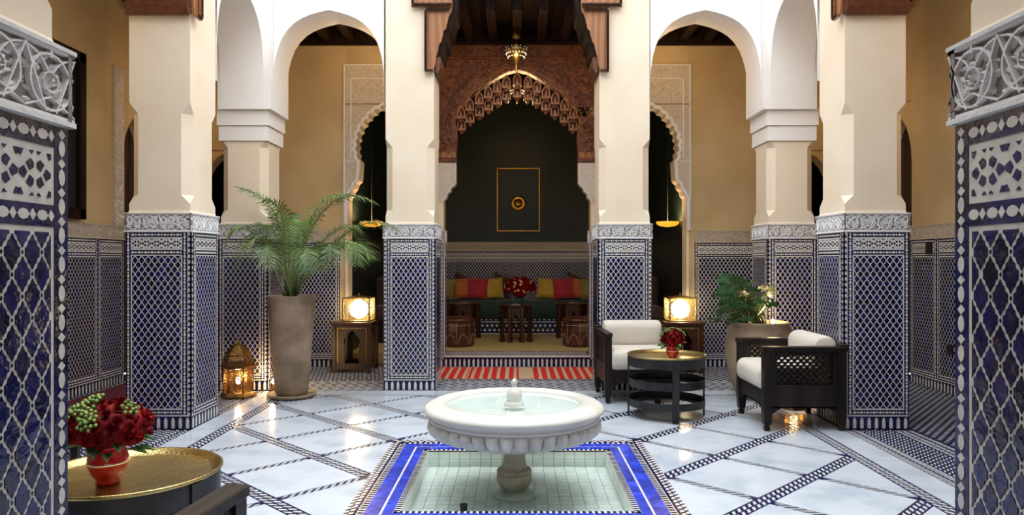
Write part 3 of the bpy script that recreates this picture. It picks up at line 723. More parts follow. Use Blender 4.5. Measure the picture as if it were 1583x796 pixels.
# the same corbels carry the side lintels, in front of the near pair of side columns
for sx, lab in ((-1, 'cedar corbel high on the column beside the brass table and red carpet'), (1, 'cedar corbel high on the column behind the lattice armchair')):
    o = E('wooden_corbel', (sx * 2.712, 6.083, 0), -sx * PI / 2, lab, 'corbel')
    for me, nm in ((cm, 'corbel_body'), (cf, 'rope_moulding')): obj(nm, me, o, scale=(sx, 1, 1))
    lb = MB(); lb.box(*sorted((sx * 2.76, sx * 3.2)), 3.4, 5.85, 4.62, 4.88, MT['cedar_mid']); lb.build('wooden_lintel', label='cedar lintel over the side opening toward the ' + ('red carpet' if sx < 0 else 'navy mosaic floor'), cat='lintel')['kind'] = 'thing'
lb = MB(); lb.box(-.64, .64, F_ + .02, F_ + .46, 4.55, 4.775, MT['cedar_plain']); lb.build('wooden_lintel', label='dark cedar lintel spanning the high opening before the alcove', cat='lintel')['kind'] = 'thing'

# ---------------------------------------------------------------- carved cedar arch with muqarnas
def px(x, y, D=YB): return ((x - 799.5) * D / 1130, 1.4 + (403 - y) * D / 1130)
arch = E('carved_arch_screen', (0, YB, 0), 0, 'carved brown cedar arch screen with honeycomb fringe framing the dark alcove', 'arch')
half = [(704.5, 251), (706.7, 213), (703, 190), (706, 180), (716, 166), (727, 149), (739, 140), (753, 130), (767.6, 121), (782, 112.5), (799.5, 108)]
outl = [px(*p) for p in half]; outl = outl + [(-x, z) for x, z in outl[-2::-1]]
mb = MB(); XL = 1.072; y0_, y1_ = -.02, .14
vs = []; fs = []
# two legs and the spandrels built as vertical strips from opening outline up to the top
TOPZ = 4.30
def strip4(P): mb.prism(P, y1_, y0_, MT['cedar'], back=True)
for i in range(len(outl) - 1):
    (xa, za), (xb, zb) = outl[i], outl[i + 1]
    if abs(za - zb) > 3 * abs(xa - xb) + 1e-6 or za < px(0, 175)[1]:
        s_ = -1 if xa < 0 else 1
        q = [(s_ * XL, za), (xa, za), (xb, zb), (s_ * XL, zb)]; strip4(q if s_ > 0 else q[::1])
ztop_leg = outl[4][1]
top_pts = [p for p in outl if p[1] >= px(0, 167)[1]]
for i in range(len(top_pts) - 1):
    (xa, za), (xb, zb) = top_pts[i], top_pts[i + 1]; strip4([(xa, za), (xb, zb), (xb, TOPZ), (xa, TOPZ)])
strip4([(-XL, top_pts[0][1]), (top_pts[0][0], top_pts[0][1]), (top_pts[0][0], TOPZ), (-XL, TOPZ)]); strip4([(top_pts[-1][0], top_pts[-1][1]), (XL, top_pts[-1][1]), (XL, TOPZ), (top_pts[-1][0], TOPZ)])
mb.build('carved_panel', arch)
rb = MB(); CP = MT['cedar_plain']
for off, w_ in ((.0, .010), (.05, .006)):
    pts = [(x * (1 + off * .8), z + off) for x, z in outl[1:-1]]
    sc_pts = []
    for i in range(len(pts) - 1):
        a, b = pts[i], pts[i + 1]
        if off == 0 and a[1] > 3.2 or (off == 0 and b[1] > 3.2):
            m_ = ((a[0] + b[0]) / 2, (a[1] + b[1]) / 2 + .03); sc_pts += [a, m_]
        else: sc_pts.append(a)
    sc_pts.append(pts[-1]); rb.rib(sc_pts, w_, y0_, .014, CP)
for r_, zc in ((1.02, 2.98), (.98, 2.98)):
    rb.rib([(r_ * math.cos(a), zc + r_ * 1.06 * math.sin(a)) for a in [R(15) + R(150) * i / 40 for i in range(41)]], .007, y0_, .012, MT['cedar'])
for z in (4.06, 4.10, 4.24, 4.29): rb.rib([(-XL, z), (XL, z)], .010, y0_, .02, MT['cedar'])
for x in (-1.05, 1.05, -1.0, 1.0): rb.rib([(x, 2.75), (x, 4.05)], .006, y0_, .012, MT['cedar'])
for x in [k * .1 for k in range(-10, 11)]: rb.rib([(x - .04, 4.13), (x, 4.20), (x + .04, 4.13)], .005, y0_, .012, MT['cedar'])
rn = random.Random(5)
for k in range(420):
    x = rn.uniform(-1.0, 1.0); z = rn.uniform(3.1, 4.05)
    ao = 3.0 + max(0, 1.1 - abs(x) * .9)
    if z < ao - .02: 
        if abs(x) < .86: continue
    rb.leafbump(x, z, rn.uniform(0, 6.28), .05, .022, y0_, .012, MT['cedar'])
for k in range(80):
    s_ = rn.choice((-1, 1)); rb.leafbump(s_ * rn.uniform(.88, 1.03), rn.uniform(2.8, 3.2), rn.uniform(0, 6.28), .05, .022, y0_, .012, MT['cedar'])
rb.build('carved_relief', arch)
for s_ in (-1, 1):
    lg = MB(); lg.box(s_ * .94 - .14, s_ * .94 + .14, -.03, .14, 2.70, 2.76, MT['cedar']); lg.box(s_ * .94 - .13, s_ * .94 + .13, -.025, .14, 2.76, 2.83, CP); lg.build('base_rail', arch)
# muqarnas cell: frame with pointed niche, shelf and pendant
def niche():
    mb = MB(); w_, h = .056, .15; C1 = MT['cedar']; C2 = MT['cedar_plain']; n = 8
    hole = [(-w_ * .72, .02)] + [(-w_ * .72, .075), (-w_ * .60, .105), (-w_ * .3, .125), (0, .14), (w_ * .3, .125), (w_ * .60, .105), (w_ * .72, .075)] + [(w_ * .72, .02)]
    out = [(-w_, .0)] + [(-w_, .08), (-w_ * .8, .118), (-w_ * .4, .145), (0, .168), (w_ * .4, .145), (w_ * .8, .118), (w_, .08)] + [(w_, .0)]
    vs = []; fs = []
    for (a, b), (c, d) in zip(hole, out): vs += [(a, -.05, b), (c, -.05, d), (a, -.012, b), (c, .03, d)]
    for i in range(len(hole) - 1):
        o = 4 * i; fs += [(o, o + 4, o + 5, o + 1), (o, o + 2, o + 6, o + 4), (o + 1, o + 5, o + 7, o + 3)]
    mb.add(vs, fs, C2); mb.prism([(a, b) for a, b in hole], .03, -.010, C1)
    mb.box(-w_, w_, -.062, .03, -.006, .020, C2)
    mb.prism([(-.012, .02), (.012, .02), (.016, .05), (0, .085), (-.016, .05)], -.01, -.045, MT['cedar_plain'])
    mb.loft([[(-.032, -.045, -.006), (.032, -.045, -.006), (.032, .02, -.006), (-.032, .02, -.006)], [(-.016, -.03, -.05), (.016, -.03, -.05), (.016, .01, -.05), (-.016, .01, -.05)]], C1)
    return mb.mesh('muqarnas_niche')
nm = niche()
cols_ = [(713, 172), (726.5, 160), (741, 150), (755, 141), (769, 132), (783, 125), (799.5, 121)]
for i, (x_, y_) in enumerate(cols_):
    for s_ in ((-1, 1) if i < 6 else (1,)):
        X, Z = px(x_, y_); X = abs(X) * s_ if i < 6 else 0
        obj('muqarnas_niche', nm, arch, (X, -.0, Z - .10)); obj('muqarnas_niche', nm, arch, (X + (.0), .06, Z - .245))
# white stucco brackets below the cedar, posts
for s_, lab in ((-1, 'pierced white stucco bracket under the cedar arch, palm side'), (1, 'pierced white stucco bracket under the cedar arch, armchair side')):
    o = E('stucco_bracket', (0, YB, 0), 0, lab, 'bracket'); b = MB()
    steps = [px(705, 283), px(703, 287), px(698, 291), px(697, 296), px(692, 300), px(691, 306), px(687, 310), px(686.5, 314)]
    P = [px(705, 252)] + steps; a = [(-abs(x), z) for x, z in P]
    for i in range(len(a) - 1):
        if a[i][1] - a[i + 1][1] < 1e-4: continue
        b.prism([(-1.072, a[i + 1][1]), (a[i + 1][0], a[i + 1][1]), (a[i][0], a[i][1]), (-1.072, a[i][1])], -.002, -.02, MT['stucco_warm'], back=True); b.prism([(-.966, a[i + 1][1]), (a[i + 1][0], a[i + 1][1]), (a[i][0], a[i][1]), (-.966, a[i][1])], .13, -.004, MT['stucco_warm'], back=True)
    b.rib([(x - .012, z) for x, z in a], .008, -.02, .014, MT['stucco'])
    for k in range(26):
        for q in range(9):
            z = 2.28 + k * .018 if False else 2.68 - k * .018; x = -1.08 + q * .026 + (k % 2) * .013
            lim = [p for p in a if p[1] >= z]
            xm = lim[-1][0] if lim else -.8
            if x < xm - .03: b.leafbump(x, z, PI / 2, .018, .010, -.02, .006, MT['stucco'])
    b.box(-1.072, -.972, -.012, -.002, 1.80, 2.19, MT['cream'])
    me = b.mesh('bracket_body'); obj('bracket_body', me, o, scale=(-s_, 1, 1))
# side door frames with lobed arches
def door_frame(label, cx):
    o = E('stucco_door_frame', (cx, YB, 0), 0, label, 'door frame'); mb = MB(); SW, S = MT['stucco_warm'], MT['stucco']
    prof = [(.54, 1.80), (.54, 2.20), (.53, 2.24), (.505, 2.26), (.49, 2.32), (.455, 2.36), (.44, 2.42), (.395, 2.46), (.385, 2.55), (.375, 2.72)]
    # lobes up to apex
    base = [(.375, 2.72), (.41, 2.82), (.415, 2.92), (.40, 3.02), (.37, 3.12), (.32, 3.21), (.26, 3.29), (.19, 3.36), (.10, 3.42), (0, 3.46)]
    lob = []
    for i in range(len(base) - 1):
        (xa, za), (xb, zb) = base[i], base[i + 1]; dx, dz = xb - xa, zb - za; l = math.hypot(dx, dz)
        nx, nz = -dz / l, dx / l
        if nx > 0: nx, nz = nx, nz
        for t in (0, .25, .5, .75):
            q = .028 * math.sin(PI * t); lob.append((xa + dx * t + (dz / l) * q, za + dz * t - (dx / l) * q))
    lob.append(base[-1]); P = prof[:-1] + lob
    pts = [(-x, z) for x, z in P] + [(x, z) for x, z in P[-2::-1]]
    W2, T = .605, 3.99
    for i in range(len(P) - 1):
        (xa, za), (xb, zb) = P[i], P[i + 1]
        if zb - za < 1e-4: continue
        for s_ in (-1, 1):
            mb.prism([(s_ * W2, za), (s_ * xa, za), (s_ * xb, zb), (s_ * W2, zb)], .22, -.03, SW, back=False)
    mb.box(-W2, W2, -.03, .22, 3.459, T, SW)
    for s_ in (-1, 1):
        mb.rib([(s_ * (x + .03), z) for x, z in P], .022, -.03, .016, S)
        mb.rib([(s_ * .59, 2.2), (s_ * .59, 3.98)], .010, -.03, .014, S); mb.rib([(s_ * .50, 2.75), (s_ * .50, 3.80)], .009, -.03, .014, S)
    mb.rib([(-.60, 3.98), (.60, 3.98)], .010, -.03, .014, S); mb.rib([(-.505, 3.80), (.505, 3.80)], .009, -.03, .014, S); mb.rib([(-.60, 2.71), (-.43, 2.71)], .008, -.03, .012, S); mb.rib([(.60, 2.71), (.43, 2.71)], .008, -.03, .012, S)
    rn = random.Random(8)
    for k in range(700):
        x = rn.uniform(-.58, .58); z = rn.uniform(2.3, 3.95); ax = abs(x)
        lim = max([p[0] for p in P if abs(p[1] - z) < .09] or [0])
        if ax < lim + .07: continue
        mb.leafbump(x, z, rn.uniform(0, 6.28), .035, .018, -.03, .010, SW)
    mb.build('carved_surround', o)
    for s_ in (-1, 1):
        j = MB(); j.box(.54, .575, -.02, .22, 0, 1.8, MT['cream']); obj('jamb', j.mesh('jamb'), o, scale=(s_, 1, 1))
door_frame('white lobed stucco door surround on the gallery wall behind the palm', -1.69); door_frame('white lobed stucco door surround on the gallery wall behind the philodendron side armchair', 1.69)
# stucco surround of the side doorway and dark framed window on the carpeted side
o = E('stucco_door_frame', (-XW, 8.9, 0), PI / 2, 'pale carved stucco doorway surround on the wall over the red carpet', 'door frame'); mb = MB()
for s_ in (-1, 1): mb.prism([(s_ * .47, 1.8), (s_ * .66, 1.8), (s_ * .66, 3.55), (s_ * .47, 3.55)], 0, -.03, MT['stucco_warm'])
mb.box(-.66, .66, -.03, 0, 3.551, 3.6, MT['stucco_warm'])
rn = random.Random(2)
for k in range(220):
    s_ = rn.choice((-1, 1)); mb.leafbump(s_ * rn.uniform(.49, .64), rn.uniform(1.85, 3.5), rn.uniform(0, 6.28), .035, .018, -.03, .010, MT['stucco'])
mb.build('carved_surround', o)
for sx in (-1,):
    wd = MB(); X0 = sx * XW
    yA, yB = 6.3, 7.62
    def fb(y0, y1, z0, z1, d=.07, m='cedar_dark'): wd.box(*sorted((X0, X0 - sx * d)), y0, y1, z0, z1, MT[m])
    fb(yA, yA + .1, 1.83, 3.55); fb(yB - .1, yB, 1.83, 3.55); fb(yA, yB, 1.83, 1.93); fb(yA, yB, 3.45, 3.55); fb(yA, yB, 1.83, 3.55, .02, 'black'); fb((yA + yB) / 2 - .03, (yA + yB) / 2 + .03, 1.83, 3.5, .05)
    wd.build('window_1', kind='structure')
swp = MB(); swp.box(XW - .03, XW - .013, 8.0, 8.11, 1.47, 1.60, MT['black']); swp.build('wall_box', label='small black square box on the tiled dado by the navy floor', cat='box')
swp = MB(); swp.box(XW - .025, XW - .013, 7.62, 7.72, .42, .52, MT['black']); swp.build('wall_socket', label='small dark socket low on the tiled wall above the navy floor', cat='socket')

# ---------------------------------------------------------------- alcove: raised floor, bench, cushions, tables, picture
ap = MB(); ap.box(-2.29, 2.29, YB + .22, 13.25, 0, .15, MT['mat']); ap.box(-.97, .97, YB - .0, YB + .22, 0, .15, MT['tw']); alc = ap.build('floor', kind='structure')
st = MB()
n = 32; s = 1.94 / n
for k in range(n):
    cx = -.97 + (k + .5) * s
    st.prism([(cx - s / 2, .002), (cx - s * .22, .002), (cx - s * .22, .085), (cx, .108), (cx, .125), (cx - s / 2, .125)], YB, YB - .003, MT['tb']); st.prism([(cx + s / 2, .002), (cx + s / 2, .125), (cx, .125), (cx, .108), (cx + s * .22, .085), (cx + s * .22, .002)], YB, YB - .003, MT['tb'])
st.build('step_mosaic', alc, kind='stuff')
mz = MB(); zt = .1530
sv = (MT['tw'],)
y = YB + .02
mz.box(-.97, .97, YB + .005, YB + .45, .148, .1515, MT['navy'])
def dash2(x0, x1, y, w_, per, off, m='tw', fill=.6):
    x = x0 + off
    while x < x1 - per: mz.prism([(x, y), (x + per * fill, y), (x + per * (fill + .25), y + w_), (x + per * .25, y + w_)], .15, zt, MT[m], 'xy'); x += per
for r_ in range(12): dash2(-.97, .97, YB + .015 + r_ * .035, .026, .05 if r_ % 4 else .03, .025 * (r_ % 2), 'tw' if r_ % 5 else 'tan')
mz.build('tread_mosaic', alc, kind='stuff')
# back wall dado in the alcove
wa_ = farw
put_panel(wa_, (0, 13.238, -.06), 0, 4.5, False, False)
obj('stucco_frieze', frieze_mesh(4.5, .16, True), wa_, (0, 13.238, 1.58), 0)
# jamb tile strips of the alcove opening
for s_ in (-1, 1):
    pass
# bench
bench = E('tiled_bench', (0, 12.4, .15), 0, 'long green upholstered bench on a star tiled base in the alcove', 'sofa')
b = MB(); b.box(-1.9, 1.9, .0, .80, 0, .27, MT['navy']); b.build('bench_base', bench)
b = MB()
for k in range(46):
    x = -1.88 + k * .082
    for q in range(2):
        cx, cz = x + .04 * (q % 2) + .02, .075 + q * .075
        b.prism([(cx + .030 * math.cos(a) * (1 if i % 2 == 0 else .5), cz + .030 * math.sin(a) * (1 if i % 2 == 0 else .5)) for i, a in enumerate([2 * PI * j / 12 for j in range(12)])], 0, -.002, MT['tw'])
    b.box(x, x + .078, -.002, 0, .005, .02, MT['tw']); b.box(x, x + .078, -.002, 0, .205, .22, MT['tw']); b.box(x + .03, x + .06, -.002, 0, .24, .26, MT['tw'])
b.build('star_tiles', bench, kind='stuff')
b = MB()
nseg = 60; ring = []
for i in range(nseg + 1):
    x = -1.92 + 3.84 * i / nseg; q = .012 * math.sin(i * 2.4)
    ring.append([(x, -.03 + q, .27), (x, -.045 + q, .42), (x, -.035, .54), (x, .02, .575), (x, .4, .57), (x, .79, .57), (x, .79, .27)])
b.loft(ring, MT['green_cloth'], True, True, True); b.build('seat_cover', bench)
# cushions
def pillow_mesh(name, m, w_=.37, t=.15):
    mb = MB(); n = 10; top = []; vs = []; 
    for s_ in (1, -1):
        for i in range(n + 1):
            for j in range(n + 1):
                u, v = i / n * 2 - 1, j / n * 2 - 1
                k = (1 - u ** 4) * (1 - v ** 4); pin = 1 - .07 * (1 - abs(u)) * (abs(v) > .99) - .0
                x = u * w_ / 2 * (1 - .09 * (1 - v * v) * abs(u) ** 3); z = v * w_ / 2 * (1 - .09 * (1 - u * u) * abs(v) ** 3)
                vs.append((x, -s_ * t / 2 * k ** .55, z))
    N1 = (n + 1) ** 2; fs = []
    for i in range(n):
        for j in range(n):
            a = i * (n + 1) + j; fs.append((a, a + n + 1, a + n + 2, a + 1)); fs.append((N1 + a, N1 + a + 1, N1 + a + n + 2, N1 + a + n + 1))
    mb.add(vs, fs, m, True); return mb.mesh(name)
pl = [(-1.25, 'p_olive', 'olive green', 8), (-.93, 'p_orange', 'rust orange', -5), (-.68, 'p_red', 'crimson', 3), (-.42, 'p_yellow', 'mustard yellow', -4), (.52, 'p_yellow', 'mustard yellow', 6), (.79, 'p_red', 'crimson', -3), (1.02, 'p_orange', 'rust orange', 6), (1.27, 'p_olive', 'olive green', -5)]
pm = {}
for i, (x, m, cn, a) in enumerate(pl):
    if m not in pm: pm[m] = pillow_mesh('cushion', MT[m])
    obj('cushion', pm[m], None, (x, 12.52 + .10 * (i % 2 if i < 4 else 1 - i % 2), .925), 0, f'{cn} velvet cushion on the alcove bench, {"palm" if x < 0 else "armchair"} side of bouquet', 'cushion', 'velvet cushions on the alcove bench', rot=(R(-12), R(a), 0))
for x, side in ((-.98, 'palm'), (-.28, 'bouquet'), (1.02, 'armchair')):
    obj('cushion', pm.setdefault('p_dark', pillow_mesh('cushion', MT['p_dark'])), None, (x, 12.93, .97), 0, f'dark brown velvet cushion at the back of the alcove bench, {side} side', 'cushion', 'velvet cushions on the alcove bench', rot=(R(-8), R(20), 0))
# picture
pic = E('framed_picture', (0.0, 13.248, 0), 0, 'tall gilt framed panel with a round gold boss on the green wall', 'picture')
(xa, za), (xb, zb) = px(768, 260, 13.25), px(834.5, 358, 13.25)
f = MB()
for x0, x1, z0, z1 in ((xa, xb, za - .022, za), (xa, xb, zb, zb + .022), (xa, xa + .022, zb, za), (xb - .022, xb, zb, za)): f.bbox(x0, x1, -.045, 0, z0, z1, MT['gold'], .004)
f.build('frame', pic); f = MB(); f.box(xa + .03, xb - .03, -.02, 0, zb + .03, za - .03, MT['dkgreen']); f.build('backing', pic)
f = MB(); cx, cz = px(801, 314.5, 13.25); r0 = .142
prof = [(0, .075), (.04, .072), (.07, .05), (.08, .03), (.10, .035), (r0 * .88, .03), (r0, .01), (r0, 0)]
f.loft([[(cx + r_ * math.cos(2 * PI * i / 36) * (1 + .03 * math.cos(12 * 2 * PI * i / 36) * (r_ > .1)), -.02 - d, cz + r_ * math.sin(2 * PI * i / 36)) for i in range(36)] for r_, d in prof[::-1]], MT['gold'], True); f.build('boss', pic)

# moorish octagonal table
def moor_table(name, loc, R_, H, label, legs=8):
    o = E(name, loc, 0, label, 'table'); m = MT['table_wood']
    b = MB(); b.lathe([(R_, H - .03), (R_ + .012, H - .02), (R_ + .012, H - .006), (R_, H)], m, 8, smooth=False, rot=PI / 8); b.build('tabletop', o)
    b = MB()
    for k in range(8):
        a0 = PI / 8 + k * PI / 4; a1 = a0 + PI / 4; p0 = Vector((R_ * .92 * math.cos(a0), R_ * .92 * math.sin(a0), 0)); p1 = Vector((R_ * .92 * math.cos(a1), R_ * .92 * math.sin(a1), 0))
        d = p1 - p0; nrm = Vector((d.y, -d.x, 0)).normalized(); w_ = d.length
        prof = [(.0, H * .50), (.15, H * .55), (.20, H * .62), (.35, H * .66), (.42, H * .76), (.5, H * .82), (.58, H * .76), (.65, H * .66), (.80, H * .62), (.85, H * .55), (1, H * .50)]
        for i in range(len(prof) - 1):
            (ta, za), (tb_, zb) = prof[i], prof[i + 1]; A = p0 + d * ta; B = p0 + d * tb_
            P = [A + Vector((0, 0, za)), B + Vector((0, 0, zb)), B + Vector((0, 0, H - .03)), A + Vector((0, 0, H - .03))]
            b.add([tuple(q + nrm * .006) for q in P] + [tuple(q - nrm * .008) for q in P], [(0, 1, 2, 3), (7, 6, 5, 4), (0, 4, 5, 1)], m)
        # inlay lines
        mid = (p0 + p1) / 2
    b.build('arched_apron', o)
    for k in range(8):
        a = PI / 8 + k * PI / 4; q = MB(); x, y = R_ * .92 * math.cos(a), R_ * .92 * math.sin(a)
        q.loft([[(x + s_ * (.034 + (.004 if z < .03 else 0)) * math.cos(a + PI / 4 + PI / 2 * i), y + s_ * (.034 + (.004 if z < .03 else 0)) * math.sin(a + PI / 4 + PI / 2 * i), z) for i in range(4)] for z, s_ in ((0, 1.3), (.03, 1.3), (.035, 1), (H - .03, 1))], m); q.build('leg', o)
    return o
moor_table('octagonal_table', (-.02, 11.35, .15), .25, .565, 'octagonal dark carved table under the red and peach bouquet in the alcove')
v = E('bouquet', (.04, 11.35, .715), 0, 'dome of red and peach roses in a green vase on the octagonal table', 'flowers')
def rose_mesh(name, m, s=1.0, seed=1):
    rn = random.Random(seed); mb = MB(); 
    for ring_, (n, r_, h, tilt) in enumerate(((3, .010, .030, .1), (4, .019, .027, .35), (5, .029, .020, .75), (6, .038, .010, 1.15))):
        for k in range(n):
            a = 2 * PI * k / n + ring_ * .7 + rn.uniform(-.15, .15); w_ = .95 * 2 * PI / n
            P = []
            for u in range(3):
                for t in range(4):
                    aa = a + (t / 3 - .5) * w_ * 1.15; rr = r_ * (0.35 + .75 * (u / 2) ** .8) * (1 + .05 * rn.random()); zz = h * (u / 2) * (1 - .22 * abs(t / 3 - .5) * 2) - tilt * .012 * (u / 2) ** 2 - ring_ * .002
                    P.append((rr * math.cos(aa) * s, rr * math.sin(aa) * s, zz * s))
            mb.add(P, [(u * 4 + t, u * 4 + t + 1, u * 4 + t + 5, u * 4 + t + 4) for u in range(2) for t in range(3)], m, True)
    return mb.mesh(name)
def dome_dirs(n, zmin=-.2):
    out = []; k = 0; N = int(n / (1 - (zmin + 1) / 2))
    for i in range(N):
        z = 1 - 2 * (i + .5) / N
        if z < zmin: continue
        a = i * 2.39996; r_ = math.sqrt(1 - z * z); out.append(Vector((r_ * math.cos(a), r_ * math.sin(a), z)))
    return out
RM = rose_mesh('rose', MT['red']); RP = rose_mesh('rose', MT['peach'], .8, 2)
def put_dir(o, d, roll=0):
    o.rotation_mode = 'QUATERNION'; o.rotation_quaternion = d.to_track_quat('Z', 'Y')
b = MB(); b.lathe([(.05, 0), (.085, .03), (.075, .10), (.05, .13)], MT['green_cloth'], 20); vv = b.build('vase', None, (.04, 11.35, .716), label='low dark green vase under the red and peach roses', cat='vase')
for i, d in enumerate(dome_dirs(190, -.45)):
    red_ = random.random() < .62; f = obj('rose', RM if red_ else RP, v, (d.x * .24, d.y * .22, .27 + d.z * .155)); put_dir(f, d)
    f.scale = ((.9,) * 3 if red_ else (.7,) * 3)
b = MB(); b.lathe([(.03, .09), (.10, .16), (.19, .24), (.20, .30), (.12, .38), (.0, .40)], MT['red'], 16); b.build('bouquet_core', v)
# drum stools
def drum(loc, label):
    o = E('drum_stool', loc, 0, label, 'stool', 'carved drum stools flanking the alcove')
    b = MB(); b.lathe([(.20, 0), (.235, .02), (.24, .1), (.25, .22), (.24, .34), (.235, .36)], MT['leather'], 12, smooth=False); b.build('body', o)
    b = MB(); b.lathe([(.245, .355), (.255, .38), (.245, .41), (.18, .43), (0, .435)], MT['leather'], 32); b.build('seat', o)
    b = MB()
    for k in range(8):
        a = 2 * PI * k / 8 - PI / 2; b.tube([(.243 * math.cos(a), .243 * math.sin(a), .03), (.252 * math.cos(a), .252 * math.sin(a), .22), (.243 * math.cos(a), .243 * math.sin(a), .35)], .0025, MT['inlay'], 4)
        am = a + PI / 8; pts = []
        for u, z in ((1.35 * u_, z_) for u_, z_ in ((-.055, .05), (-.055, .10), (-.035, .12), (-.045, .15), (-.02, .165), (0, .20), (.02, .165), (.045, .15), (.035, .12), (.055, .10), (.055, .05))):
            r_ = .240 + .0 ; r_ = (.236 + .01 * z / .2) ; pts.append((r_ * math.cos(am) - u * math.sin(am), r_ * math.sin(am) + u * math.cos(am), z))
        b.tube(pts, .003, MT['inlay'], 4)
    b.tube([(.249 * math.cos(2 * PI * i / 36), .249 * math.sin(2 * PI * i / 36), .315) for i in range(37)], .003, MT['inlay'], 4); b.build('bone_inlay', o)
drum((-.87, 10.75, .15), 'carved oxblood drum stool in the alcove on the palm side'); drum((.905, 10.75, .15), 'carved oxblood drum stool in the alcove on the armchair side')
for x, sd in ((-.86, 'palm'), (.90, 'armchair')):
    moor_table('octagonal_table', (x, 11.9, .15), .27, .56, f'octagonal dark table standing behind the drum stool on the {sd} side')
for x, y, lab in ((-.86, 11.75, 'white folded card on the table behind the palm side stool'), (.90, 11.75, 'white folded card on the table behind the armchair side stool'), (-.02, 11.16, 'white folded card in front of the vase on the octagonal table')):
    b = MB(); b.prism([(-.07, .0), (.0, .02), (.07, 0), (.07, .003), (0, .024), (-.07, .003)], -.05, .05, MT['paper'], 'xz', back=True); b.build('card', None, (x, y, .716 if x > -.5 and x < .5 else .711), label=lab, cat='card')

# rug
b = MB(); n = 40; vs = []; fs = []
x0, x1, ya, yb2 = -1.04, 1.02, 8.64, 9.54
for i in range(n + 1):
    for j in (0, 1): vs.append((x0 + (x1 - x0) * i / n + (.0), (ya if j == 0 else yb2) + .01 * math.sin(i * 1.1) * (1 - j), .012 + .002 * math.sin(i * .9 + j)))
m_ = len(vs); vs += [(x, y, .001) for x, y, z in vs]
for i in range(n):
    a = 2 * i; fs += [(a, a + 2, a + 3, a + 1), (a, m_ + a, m_ + a + 2, a + 2), (a + 1, a + 3, m_ + a + 3, m_ + a + 1)]
fs += [(0, 1, m_ + 1, m_), (2 * n, m_ + 2 * n, m_ + 2 * n + 1, 2 * n + 1)]
b.add(vs, fs, MT['kilim']); rug = b.build('rug', label='long striped red and beige kilim lying before the alcove step', cat='rug')
t = MB()
for i in range(90):
    x = x0 + .01 + i * (x1 - x0 - .02) / 89; t.tube([(x, ya + .005, .008), (x + random.uniform(-.006, .006), ya - .035, .004)], .003, MT['paper'], 4)
t.build('fringe', rug, kind='stuff')
b = MB(); b.bbox(-4.45, -3.35, 4.3, 8.3, .0005, .012, MT['red_rug'], .003); b.build('rug', label='dark red patterned carpet running along the tiled side gallery', cat='rug')

# ---------------------------------------------------------------- fountain
fx = -.019
ft = E('fountain', (fx, PC, 0), 0, 'white marble bowl fountain with scalloped underside standing in the square pool', 'fountain')
FMt = MT['fountain']
b = MB(); b.lathe([(.0, .435), (.34, .437), (.40, .447), (.425, .466)], MT['inner'], 96, cap=False); b.build('bowl_interior', ft)
b = MB(); b.lathe([(.425, .466), (.433, .487), (.445, .494), (.49, .494), (.53, .488), (.565, .472), (.582, .455), (.584, .443), (.575, .435), (.556, .432), (.549, .42), (.545, .405), (.553, .396), (.549, .386), (.53, .378)], FMt, 96, cap=False); b.build('bowl', ft)
b = MB(); b.lathe([(.53, .376), (.515, .345), (.48, .30), (.40, .255), (.28, .215), (.15, .19), (.09, .18), (.0, .18)], FMt, 64, cap=False); b.build('bowl_underside', ft)
g = MB(); n = 38
P = [(.520, .386), (.528, .372), (.526, .350), (.512, .322), (.490, .300), (.462, .280), (.435, .268)]
rings = []
for k, (r_, z) in enumerate(P):
    q = [.3, 1.25, 1.8, 1.9, 1.7, 1.0, .1][k]; wd = PI / n * [.62, .84, .92, .92, .86, .64, .2][k]
    rings.append([((r_ + .022 * q * math.cos(PI * (t - 3) / 6.2)) * math.cos(wd * (t - 3) / 3), (r_ + .022 * q * math.cos(PI * (t - 3) / 6.2)) * math.sin(wd * (t - 3) / 3), z - .006 * q * math.cos(PI * (t - 3) / 6.2)) for t in range(7)])
g.loft(rings, FMt, True, False, False); gm = g.mesh('scallop')
for k in range(n): obj('scallop', gm, ft, (0, 0, 0), 2 * PI * (k + .5) / n - PI / 2)
b = MB(); b.lathe([(.10, .25), (.078, .22), (.071, .18), (.073, .12), (.079, .075), (.083, .056), (.092, .058), (.110, .050), (.115, .040), (.112, .030), (.10, .026)], MT['fount_shade'], 40, cap=False); b.build('pedestal', ft)
rings = []
for r_, z in ((.106, .030), (.113, .010), (.112, -.015), (.104, -.040), (.090, -.060), (.075, -.072), (.06, -.09)):
    rings.append([((r_ + .010 * abs(math.sin(11 * a)) - .007) * math.cos(a), (r_ + .010 * abs(math.sin(11 * a)) - .007) * math.sin(a), z) for a in [2 * PI * i / 144 for i in range(144)]])
b = MB(); b.loft(rings, MT['fount_shade'], True); b.build('reeded_collar', ft)
b = MB(); b.lathe([(.145, -.119), (.145, -.108), (.135, -.100), (.12, -.096), (.09, -.086), (0, -.084)], MT['inner'], 40); b.build('base', ft)
b = MB(); b.lathe([(.065, .46), (.066, .478), (.055, .486), (.048, .497), (.052, .515), (.053, .535), (.046, .555), (.030, .572), (.018, .582), (.014, .592), (.019, .602), (.021, .612), (.016, .624), (.006, .634), (0, .637)], FMt, 32); b.build('finial', ft)
b = MB(); b.lathe([(.0, .472), (.428, .472)], MT['water'], 96, cap=False); 
b = MB(); b.lathe([(.4265, .470), (.2, .4701), (.0001, .4702)], MT['water'], 96, cap=False); b.build('bowl_water', None, (fx, PC, 0), label='still water filling the round marble bowl', cat='water')
b = MB(); b.lathe([(.035, 0), (.035, .012), (.022, .018), (.02, .045), (.024, .05), (.024, .062), (.018, .066), (0, .066)], MT['iron'], 16); b.build('drain_spout', None, (-.32, 4.37, -.118), label='small dark metal nozzle in the pool water', cat='nozzle')

